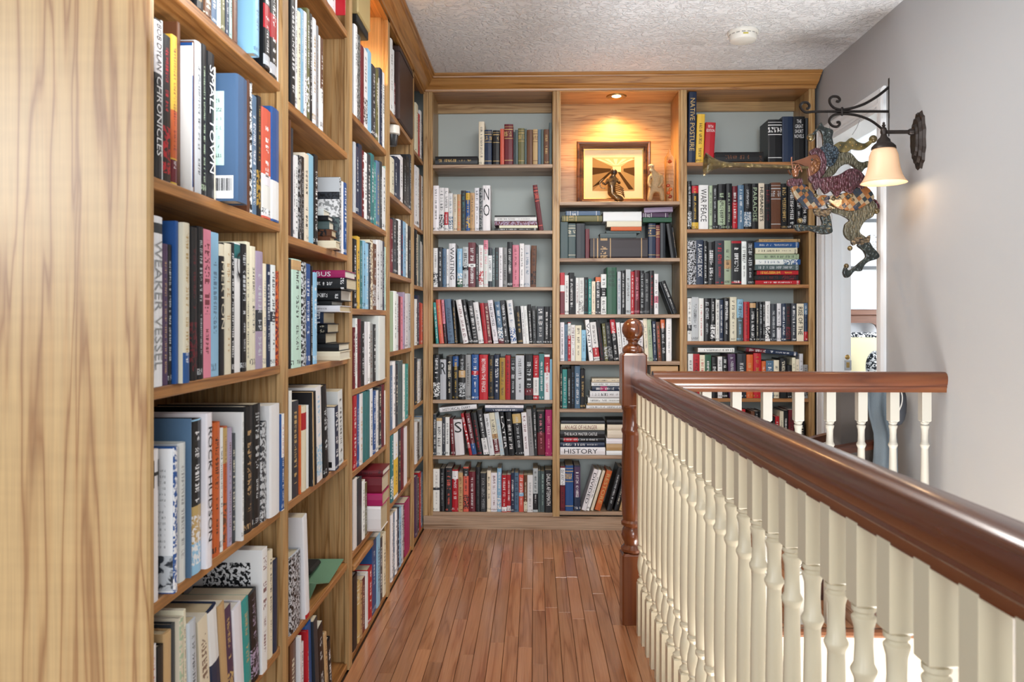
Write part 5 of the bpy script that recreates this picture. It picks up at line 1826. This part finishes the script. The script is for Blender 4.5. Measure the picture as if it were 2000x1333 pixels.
for i, b_ in enumerate(BOOKS):
    cov, pag = book_mb(b_['t'], b_['h'], b_['d'], b_['base'], b_['ink'], b_['st'], b_['zones'], b_['title'], b_['rnd'], b_['hard'])
    if i not in keep:
        stuff_c.merge(cov, b_['mat'])
        pag.mi = [1] * len(pag.mi)
        stuff_c.merge(pag, b_['mat'])
        if b_['title']:
            fonts.append((b_, None))
        continue
    me = cov.mesh('book', [M['book']], True, weld=False)
    o_ = bpy.data.objects.new('book', me)
    col.objects.link(o_)
    o_.matrix_world = b_['mat']
    pg = bpy.data.objects.new('page_block', pag.mesh('page_block', [M['pages']], True, weld=False))
    col.objects.link(pg)
    pg.parent = o_
    lab, grp = book_label(b_)
    if len(lab.split()) > 16:
        print('LONG', lab)
    if lab in seen_labels:
        seen_labels[lab] += 1
        print('DUP LABEL', lab)
    seen_labels[lab] = seen_labels.get(lab, 1)
    tag(o_, lab, 'book', grp)
    if b_['mark']:
        MARKED[b_['mark']] = (o_, b_)
    if b_['title']:
        fonts.append((b_, o_))
so = bpy.data.objects.new('books', stuff_c.mesh('books', [M['book'], M['pages']], True, weld=False))
col.objects.link(so)
tag(so, 'remaining small and far books filling the shelves of both bookcases', 'books', None, 'stuff')

# titles set in type, lying on the spines
tmp = []
for b_, o_ in fonts:
    for part in b_['title'].split(';'):
        bits = part.split('@')
        s_ = bits[0].replace('.', ' ')
        rng = [float(v) / 100 for v in bits[1].split('-')] if len(bits) > 1 and bits[1] else None
        ink_ = bits[2] if len(bits) > 2 else b_['ink']
        up = s_.startswith('^')
        cu = bpy.data.curves.new('title', 'FONT')
        cu.body = s_[1:].replace('|', '\n') if up else s_
        cu.align_x, cu.align_y = 'CENTER', 'CENTER'
        cu.resolution_u = 2
        cu.space_line = 0.95
        to = bpy.data.objects.new('title', cu)
        col.objects.link(to)
        tmp.append((b_, o_, to, up, rng, ink_, part))
bpy.context.view_layer.update()
dg = bpy.context.evaluated_depsgraph_get()
for b_, o_, to, up, rng, ink_, part in tmp:
    me = bpy.data.meshes.new_from_object(to.evaluated_get(dg))
    me.name = 'title'
    bpy.data.objects.remove(to)
    xs_ = [v.co.x for v in me.vertices]
    ys_ = [v.co.y for v in me.vertices]
    w_, hh_ = max(xs_) - min(xs_), max(ys_) - min(ys_)
    cx_, cy_ = (max(xs_) + min(xs_)) / 2, (max(ys_) + min(ys_)) / 2
    t_, h_ = b_['t'], b_['h']
    yy = -min(0.0045, t_ * 0.14) - 0.0004
    nl = len(part.split('|'))
    r0, r1 = rng or (0.17, 0.91)
    for v in me.vertices:
        x_, y_ = (v.co.x - cx_), (v.co.y - cy_)
        if up:
            sx = 0.80 * t_ / w_
            H_ = min(hh_ * sx * 2.0, 0.86 * h_ if nl > 1 else 0.3 * h_)
            sy = H_ / hh_
            v.co = (t_ / 2 + x_ * sx, yy, h_ * (0.93 if nl == 1 or True else 0.9) - H_ / 2 + y_ * sy)
        else:
            sx = (r1 - r0) * h_ / w_
            sy = min(0.60 * t_ / hh_, sx * 1.6)
            v.co = (t_ / 2 + y_ * sy, yy, h_ * (r0 + r1) / 2 - x_ * sx)
    me.materials.clear()
    me.materials.append(M['book'])
    A = me.attributes.new('base', 'FLOAT_COLOR', 'CORNER')
    c_ = RGB[ink_]
    A.data.foreach_set('color', [*c_, 1] * len(me.loops))
    t2_ = bpy.data.objects.new('title', me)
    col.objects.link(t2_)
    if o_ is not None:
        t2_.parent = o_
    else:
        t2_.parent = so
        t2_.matrix_basis = b_['mat']


# printed matter and stickers on the covers that face the room
def patch(o_, name, y0, y1, z0, z1, base, ink='k', mode=0.0, scale=60, lift=0.0006, lines=0):
    mb_ = MB()
    P = [(-lift, y0, z0), (-lift, y0, z1), (-lift, y1, z1), (-lift, y1, z0)]
    if lines:
        uv = [((p[2] - z0) / (z1 - z0) * lines, p[1] * 160 + 5) for p in P]
        n = lines
        for k in range(n):
            a_, b2 = z0 + (z1 - z0) * (k + 0.3) / n, z0 + (z1 - z0) * (k + 0.7) / n
            q = [(-lift - 0.0003, y0, a_), (-lift - 0.0003, y0, b2), (-lift - 0.0003, y1, b2), (-lift - 0.0003, y1, a_)]
            mb_.face(q, RGB[base], (*RGB[ink], 0.4), [((p[2] - a_) / (b2 - a_), p[1] * 260 + k * 31) for p in q])
    else:
        mb_.face(P, RGB[base], (*RGB[ink], mode), [(p[1] * scale, p[2] * scale) for p in P])
    q_ = bpy.data.objects.new(name, mb_.mesh(name, [M['book']], True, weld=False))
    col.objects.link(q_)
    q_.parent = o_
    return q_


def hk(mk, fn):
    if mk in MARKED:
        fn(*MARKED[mk])


def f_library(o_, b_):
    h_ = b_['h']
    patch(o_, 'printed_panel', 0.022, 0.10, h_ * 0.28, h_ * 0.86, 'q', 'd')
    patch(o_, 'printed_text', 0.027, 0.095, h_ * 0.32, h_ * 0.82, 'q', 'd', lines=7, lift=0.0008)
    st_ = patch(o_, 'barcode_sticker', 0.004, 0.05, h_ * 0.02, h_ * 0.20, 'w', 'k', lift=0.0009)
    for k in range(12):
        mb_ = MB()
        y_ = 0.008 + k * 0.0032
        mb_.face([(-0.0012, y_, h_ * 0.08), (-0.0012, y_, h_ * 0.18), (-0.0012, y_ + 0.0013 + 0.0006 * (k % 3), h_ * 0.18), (-0.0012, y_ + 0.0013 + 0.0006 * (k % 3), h_ * 0.08)], RGB['k'])
        q = bpy.data.objects.new('barcode_bar', mb_.mesh('barcode_bar', [M['book']], True, weld=False))
        col.objects.link(q)
        q.parent = st_


hk('library', f_library)


def f_photo(o_, b_):
    h_ = b_['h']
    patch(o_, 'cover_sheet', 0.0, 0.14, 0.002, h_ - 0.002, 'w')
    patch(o_, 'printed_text', 0.012, 0.055, h_ * 0.30, h_ * 0.86, 'w', 'g', lines=14, lift=0.0009)
    patch(o_, 'printed_photo', 0.0, 0.11, h_ * 0.02, h_ * 0.26, 'G', 'd', 0.8, 26, lift=0.0009)


hk('photo', f_photo)


def f_flowers(o_, b_):
    h_ = b_['h']
    patch(o_, 'printed_flowers', 0.025, 0.13, h_ * 0.52, h_ * 0.90, 'w', 'k', 0.8, 60)
    patch(o_, 'printed_photo', 0.02, 0.10, h_ * 0.10, h_ * 0.42, 'G', 'd', 0.8, 50)


hk('flowers', f_flowers)


def f_cem(o_, b_):
    h_ = b_['h']
    patch(o_, 'printed_sky', 0.0, 0.13, h_ * 0.78, h_ - 0.001, 'G')
    patch(o_, 'printed_trees', 0.0, 0.13, h_ * 0.68, h_ * 0.80, 'd', 'k', 0.8, 50, lift=0.0008)
    patch(o_, 'printed_stones', 0.0, 0.13, h_ * 0.46, h_ * 0.70, 'w', 'g', 0.8, 40, lift=0.001)
    patch(o_, 'printed_ground', 0.0, 0.13, 0.002, h_ * 0.46, 'd', 'T', 0.8, 40, lift=0.0008)


hk('cemetery', f_cem)
hk('textcover', lambda o_, b_: (patch(o_, 'cover_sheet', 0.0, 0.12, 0.002, b_['h'] - 0.002, 'w'), patch(o_, 'printed_text', 0.02, 0.10, b_['h'] * 0.3, b_['h'] * 0.85, 'w', 'd', lines=10, lift=0.0009), patch(o_, 'barcode_sticker', 0.01, 0.03, b_['h'] * 0.05, b_['h'] * 0.14, 'k', lift=0.0009)))
hk('barcode', lambda o_, b_: patch(o_, 'barcode_sticker', 0.002, 0.03, b_['h'] * 0.42, b_['h'] * 0.56, 'w', 'k', lift=0.0009))
# ------------------------------------------------------------------ things in the lit niche
NZ = ZS_B[1][0]
# framed sepia photograph leaning on the back
PY = YB + 0.19
f0, f1 = onY(1126, 278, PY), onY(1270, 393, PY)
fr = thing('picture_frame', 'framed sepia photograph of a long hall standing in the lit niche', 'picture', ((f0.x + f1.x) / 2, PY, NZ))
bpy.context.view_layer.update()
FW = wood('frame_wood', 0, '3a2010', '5a3418', '74482a', rough=0.3, scale=6, coat=0.6)
GI = plain('gilt_slip', 'b08a48', 0.3, metal=0.7)
z0, z1 = NZ + 0.001, f0.z
xa, xb = f0.x, f1.x
PR = [(0.0, 0.0), (0.0, 0.022), (0.006, 0.028), (0.014, 0.026), (0.020, 0.016), (0.028, 0.018), (0.034, 0.010), (0.040, 0.008), (0.040, 0.0)]


def mitred(name, mat, pr, xa, xb, z0, z1, parent, y):
    for side, (cn, i_) in enumerate([(((xa, z1), (xb, z1)), (0, -1)), (((xa, z0), (xb, z0)), (0, 1)), (((xa, z0), (xa, z1)), (1, 0)), (((xb, z0), (xb, z1)), (-1, 0))]):
        mb_ = MB()
        rings = []
        for e_, (cx_, cz_) in enumerate(cn):
            sg = 1 if e_ == 0 else -1
            r = []
            for w_, o_ in pr:
                if i_[0] == 0:
                    r.append((cx_ + sg * w_, y - o_, cz_ + i_[1] * w_))
                else:
                    r.append((cx_ + i_[0] * w_, y - o_, cz_ + sg * w_))
            rings.append(r)
        n = len(pr)
        for k in range(n):
            j = (k + 1) % n
            mb_.face([rings[0][k], rings[0][j], rings[1][j], rings[1][k]])
        mb_.face(rings[0])
        mb_.face(rings[1][::-1])
        obj(name, mb_, mat, parent)


mitred('frame_moulding', FW, PR, xa, xb, z0, z1, fr, PY)
w_ = 0.040
mitred('gilt_slip', GI, [(0, 0), (0, 0.009), (0.005, 0.009), (0.005, 0)], xa + w_, xb - w_, z0 + w_, z1 - w_, fr, PY)
obj('mat_board', MB().box(xa + w_ + 0.004, xb - w_ - 0.004, PY - 0.004, PY, z0 + w_ + 0.004, z1 - w_ - 0.004), plain('mat_board', 'e6cfa4', 0.8), fr)
mb = MB()
p0, p1 = onY(1157, 308, PY), onY(1239, 373, PY)
U = lambda u, v: (p0.x + (p1.x - p0.x) * u, PY - 0.0045, p0.z + (p1.z - p0.z) * v)
S = lambda h: srgb(h)
vx, vy = 0.58, 0.34
mb.face([U(0, 0), U(1, 0), U(vx + .1, vy - .06), U(vx - .1, vy - .06)], S('cfae7c'))
mb.face([U(0, 1), U(vx - .1, vy + .1), U(vx + .1, vy + .1), U(1, 1)], S('b08c5c'))
mb.face([U(0, 0), U(vx - .1, vy - .06), U(vx - .1, vy + .1), U(0, 1)], S('94744a'))
mb.face([U(1, 0), U(1, 1), U(vx + .1, vy + .1), U(vx + .1, vy - .06)], S('a08052'))
mb.face([U(vx - .1, vy - .06), U(vx + .1, vy - .06), U(vx + .1, vy + .1), U(vx - .1, vy + .1)], S('e2c896'))
U2 = lambda u, v: (p0.x + (p1.x - p0.x) * u, PY - 0.0049, p0.z + (p1.z - p0.z) * v)
mb.face([U2(0, .30), U2(.44, .34), U2(.44, .42), U2(0, .52)], S('45301a'))
mb.face([U2(1, .30), U2(.74, .34), U2(.74, .42), U2(1, .56)], S('523a20'))
mb.face([U2(0.0, .88), U2(0.18, .80), U2(.46, .44), U2(.40, .44)], S('3a2814'))
mb.face([U2(0.60, .44), U2(0.66, .44), U2(.98, .96), U2(.86, .96)], S('4a341c'))
for k in range(5):
    u_ = 0.08 + k * 0.21
    mb.face([U2(u_, .05), U2(u_ + .1, .05), U2(vx - .05 + u_ * .08, .24), U2(vx - .07 + u_ * .08, .24)], S('ecd6a8'))
po = bpy.data.objects.new('print', mb.mesh('print', [M['paper']], True, weld=False))
col.objects.link(po)
po.parent = fr
po.matrix_basis = Matrix.Translation(-Vector(fr.location))


def skin_figure(name, verts, edges, mat, parent, sub=2):
    me = bpy.data.meshes.new(name)
    me.from_pydata([v[:3] for v in verts], edges, [])
    o_ = bpy.data.objects.new(name, me)
    col.objects.link(o_)
    md = o_.modifiers.new('skin', 'SKIN')
    me.skin_vertices[0].data[0].use_root = True
    for i_, v in enumerate(verts):
        r = v[3] if isinstance(v[3], (tuple, list)) else (v[3], v[3])
        me.skin_vertices[0].data[i_].radius = r
    md.use_smooth_shade = True
    s_ = o_.modifiers.new('sub', 'SUBSURF')
    s_.levels = s_.render_levels = sub
    me.materials.append(mat)
    if parent:
        o_.parent = parent
        o_.matrix_basis = Matrix.Translation(-Vector(parent.location))
    return o_


# seated bronze figure, seen from behind, head bowed
BY_ = YB + 0.10
cx = onY(1199, 390, BY_).x
px = 1.0 / (F / BY_)
Fz = lambda y_: onY(1199, y_, BY_).z
Fx = lambda x_: onY(x_, 360, BY_).x
bz = glaze('bronze_glaze', '4a3218', '8a6a3a', 70, bump=0.3, metal=0.5)
fg = thing('figurine', 'bronze seated figurine with robe in front of the framed photograph', 'figurine', (cx, BY_, NZ))
bpy.context.view_layer.update()
skin_figure('body', [(Fx(1196), BY_, NZ + 0.024, (0.034, 0.028)), (Fx(1194), BY_, Fz(365), (0.030, 0.024)), (Fx(1195), BY_, Fz(350), (0.024, 0.019)), (Fx(1198), BY_ - 0.002, Fz(343), (0.009, 0.009)), (Fx(1199), BY_ - 0.008, Fz(337), (0.016, 0.017)), (Fx(1199), BY_ - 0.008, Fz(333), (0.012, 0.013)),
                     (Fx(1187), BY_ - 0.006, Fz(352), (0.010, 0.010)), (Fx(1182), BY_ - 0.016, Fz(362), (0.008, 0.008)), (Fx(1175), BY_ - 0.028, Fz(358), (0.0055, 0.0055)),
                     (Fx(1205), BY_ - 0.006, Fz(352), (0.010, 0.010)), (Fx(1210), BY_ - 0.018, Fz(360), (0.008, 0.008)), (Fx(1207), BY_ - 0.030, Fz(355), (0.0055, 0.0055)),
                     (Fx(1212), BY_ - 0.012, NZ + 0.026, (0.022, 0.020)), (Fx(1217), BY_ - 0.018, NZ + 0.016, (0.012, 0.012))],
            [(0, 1), (1, 2), (2, 3), (3, 4), (4, 5), (2, 6), (6, 7), (7, 8), (2, 9), (9, 10), (10, 11), (0, 12), (12, 13)], bz, fg)
obj('hair', ball((Fx(1199), BY_ - 0.004, Fz(337)), 0.019, sq=0.9), plain('dark_hair_glaze', '2c1c10', 0.3), fg, 3)
for k in range(5):
    y_ = 362 + k * 4
    obj('robe_fold', sweep(smooth_path([(Fx(1201), BY_ - 0.026, Fz(y_)), (Fx(1209 + k), BY_ - 0.030, Fz(y_ + 3)), (Fx(1217 + k * 0.5), BY_ - 0.022, Fz(y_ + 9))], 4), circle(0.0028, 6)), bz, fg, 1.0)
obj('harp', sweep(smooth_path([(Fx(1178), BY_ - 0.03, Fz(352)), (Fx(1171), BY_ - 0.03, Fz(358)), (Fx(1173), BY_ - 0.03, Fz(368)), (Fx(1181), BY_ - 0.03, Fz(370))], 4), circle(0.003, 6), up=Vector((0, 1, 0))), bz, fg, 1.0)

# stooping old man in stone-coloured clay
BY_ = YB + 0.11
sc = plain('stoneware', 'a38c68', 0.6, bump=0.6, bscale=120, var=0.35)
fg2 = thing('figurine', 'stone-coloured clay figurine of a stooping bearded man beside the framed photograph', 'figurine', (onY(1280, 390, BY_).x, BY_, NZ))
bpy.context.view_layer.update()
Fx = lambda x_: onY(x_, 360, BY_).x
Fz = lambda y_: onY(1280, y_, BY_).z
skin_figure('body', [(Fx(1281), BY_, Fz(366), (0.030, 0.022)), (Fx(1280), BY_, Fz(352), (0.032, 0.024)), (Fx(1279), BY_ - 0.006, Fz(342), (0.028, 0.020)), (Fx(1274), BY_ - 0.014, Fz(335), (0.009, 0.009)), (Fx(1271), BY_ - 0.020, Fz(329), (0.016, 0.017)), (Fx(1271), BY_ - 0.020, Fz(325), (0.011, 0.012)),
                     (Fx(1268), BY_ - 0.012, Fz(347), (0.010, 0.010)), (Fx(1266), BY_ - 0.022, Fz(360), (0.009, 0.009)), (Fx(1269), BY_ - 0.030, Fz(368), (0.008, 0.008)),
                     (Fx(1291), BY_ - 0.006, Fz(345), (0.013, 0.013)), (Fx(1292), BY_ - 0.016, Fz(358), (0.010, 0.010)), (Fx(1284), BY_ - 0.030, Fz(368), (0.008, 0.008)),
                     (Fx(1271), BY_ - 0.004, Fz(374), (0.017, 0.017)), (Fx(1268), BY_ - 0.006, NZ + 0.012, (0.015, 0.015)), (Fx(1292), BY_ - 0.004, Fz(374), (0.017, 0.017)), (Fx(1294), BY_ - 0.006, NZ + 0.012, (0.015, 0.015))],
            [(0, 1), (1, 2), (2, 3), (3, 4), (4, 5), (2, 6), (6, 7), (7, 8), (2, 9), (9, 10), (10, 11), (0, 12), (12, 13), (0, 14), (14, 15)], sc, fg2)
obj('hair', ball((Fx(1271), BY_ - 0.017, Fz(325.5)), 0.017, sq=0.6), plain('pale_hair', 'c9b998', 0.7), fg2, 3)
obj('nose', ball((Fx(1270), BY_ - 0.037, Fz(330)), 0.004), sc, fg2, 3)
for dx_ in (-0.006, 0.006):
    obj('eye', ball((Fx(1270.5) + dx_, BY_ - 0.0355, Fz(328)), 0.0022), plain('eye_dark', '3a2c1c', 0.5) if dx_ < 0 else bpy.data.materials['eye_dark'], fg2, 3)
obj('beard', ball((Fx(1270), BY_ - 0.030, Fz(334)), 0.009), bpy.data.materials['pale_hair'], fg2, 3)

# glass thermometer with floating bulbs
BY_ = YB + 0.10
tx = onY(1307, 360, BY_).x
Fz = lambda y_: onY(1302, y_, BY_).z
tm = thing('glass_thermometer', 'tall glass cylinder thermometer with floating amber bulbs at end of the lit niche', 'thermometer', (tx, BY_, NZ))
bpy.context.view_layer.update()
gm, nt, b = new_mat('clear_glass')
b.inputs['Base Color'].default_value = (1, 1, 1, 1)
b.inputs['Roughness'].default_value = 0.02
b.inputs['Transmission Weight'].default_value = 1
b.inputs['IOR'].default_value = 1.12
obj('cylinder', lathe([(0.0, NZ + 0.0125), (0.024, NZ + 0.0125), (0.026, NZ + 0.016), (0.026, Fz(312)), (0.024, Fz(308)), (0.014, Fz(303)), (0.007, Fz(298)), (0.0035, Fz(293)), (0.0, Fz(288))], 24, 'z', (tx, BY_, 0)), gm, tm, 3)
obj('base', lathe([(0.027, NZ + 0.0006), (0.028, NZ + 0.004), (0.026, NZ + 0.012), (0.0, NZ + 0.012)], 24, 'z', (tx, BY_, 0)), plain('thermometer_base', '9a7a50', 0.3), tm, 0.7)
for (y_, dx_, c_) in ((316, 0.003, 'b0481c'), (363, -0.006, 'a0401c'), (370, 0.006, 'c0682a'), (377, -0.004, 'b8501e'), (384, 0.005, '9a3a1a')):
    fb = obj('float_bulb', ball((tx + dx_, BY_ + dx_ * 0.6, Fz(y_)), 0.0105), plain('amber_liquid_' + str(y_), c_, 0.08, coat=1.0), tm, 3)
    obj('hanging_tag', MB().box(tx + dx_ - 0.003, tx + dx_ + 0.003, BY_ + dx_ * 0.6 - 0.0005, BY_ + dx_ * 0.6 + 0.0005, Fz(y_) - 0.020, Fz(y_) - 0.011), M['brass'], fb)

# ------------------------------------------------------------------ odd things in the long bookcase
# green folder with a dark wallet in it
FZ = ZS_L[1][1]
a_, b_ = onX(612, 1150, XL - 0.10), onX(655, 1130, XL - 0.02)
ya, yb = 2.22, 2.44
fo = thing('folder', 'open green card folder lying on the otherwise empty lower shelf of the second bay', 'folder', (XL - 0.1, 2.33, FZ))
bpy.context.view_layer.update()
gr = plain('green_card', '5f8468', 0.7)
mb = MB()
pts = [[(XL - 0.24, ya, FZ + 0.002), (XL - 0.03, ya, FZ + 0.002)], [(XL - 0.24, ya + 0.005, FZ + 0.045), (XL - 0.012, ya + 0.002, FZ + 0.045)], [(XL - 0.24, 2.33, FZ + 0.010), (XL - 0.01, 2.35, FZ + 0.006)], [(XL - 0.24, yb + 0.02, FZ + 0.040), (XL + 0.0, yb + 0.05, FZ + 0.034)]]
for r0, r1 in zip(pts, pts[1:]):
    mb.face([r0[0], r0[1], r1[1], r1[0]])
g_ = obj('cover', mb, gr, fo)
md = g_.modifiers.new('thick', 'SOLIDIFY')
md.thickness = 0.002
obj('wallet', MB().box(XL - 0.16, XL - 0.06, 2.34, 2.45, FZ + 0.030, FZ + 0.048), M['dark'], fo, bevel=0.006)

# oak offcut lying on the books at the bottom of the third bay
zt_ = onX(690, 1118, XL).z
y0_, y1_ = onX(690, 1100, XL).y, onX(727, 1100, XL).y
bd = obj('wooden_board', MB().box(XL - 0.20, XL + 0.006, y0_, y1_, zt_, zt_ + 0.024), M['shelf_y'], None, bevel=0.006)
tag(bd, 'short loose oak board lying on top of the lowest books in the third bay', 'board')

# tall dark brown album box standing in the fourth bay
x_a, x_b = onX(779, 200, XL).y, onX(805.5, 200, XL).y
z_a = ZS_L[3][6]
zt_ = min(onX(790, 104, XL).z, TOP - 0.02)
bx_ = thing('box_file', 'tall dark brown album box standing at the end of the top shelf, fourth bay', 'box', (XL - 0.1, (x_a + x_b) / 2, z_a))
bpy.context.view_layer.update()
br_ = plain('dark_brown_leather', '36201a', 0.42)
obj('case', MB().box(XL - 0.22, XL + 0.004, x_a, x_b, z_a + 0.0005, zt_), br_, bx_, bevel=0.006)
obj('lid_edge', MB().box(XL - 0.222, XL + 0.006, x_a - 0.001, x_b + 0.001, zt_ - 0.03, zt_ - 0.027), M['dark'], bx_)

# tan carton on top of the books in the lit third-bay niche
y0_, y1_ = onX(692, 30, XL - 0.02).y, onX(716, 30, XL - 0.02).y
zc0 = onX(692, 44, XL - 0.02).z + 0.004
ct_ = thing('carton', 'tan carton with dark base lying on the books in the lit third-bay niche', 'carton', (XL - 0.1, (y0_ + y1_) / 2, zc0))
bpy.context.view_layer.update()
obj('base_tray', MB().box(XL - 0.19, XL - 0.012, y0_ + 0.006, y1_ - 0.006, zc0, zc0 + 0.03), M['dark'], ct_, bevel=0.003)
obj('lid', MB().box(XL - 0.195, XL - 0.006, y0_, y1_, zc0 + 0.03, zc0 + 0.16), plain('tan_card', 'b09a68', 0.6), ct_, bevel=0.005)

# white cup with a dark band standing on the books of the fourth bay
cy_ = 3.52
zc0 = ZS_L[3][6] - 0.112
cp_ = thing('cup', 'small white-rimmed dark cup standing on the books near the top of fourth bay', 'cup', (XL - 0.035, cy_, zc0))
bpy.context.view_layer.update()
obj('body', lathe([(0.020, zc0), (0.024, zc0 + 0.004), (0.030, zc0 + 0.048), (0.028, zc0 + 0.05)], 20, 'z', (XL - 0.035, cy_, 0)), plain('dark_glaze', '2a2a2c', 0.3), cp_, 0.7)
obj('rim', lathe([(0.030, zc0 + 0.048), (0.037, zc0 + 0.052), (0.036, zc0 + 0.088), (0.033, zc0 + 0.088), (0.030, zc0 + 0.055), (0.0, zc0 + 0.055)], 20, 'z', (XL - 0.035, cy_, 0)), plain('white_glaze', 'dedad0', 0.3), cp_, 0.7)
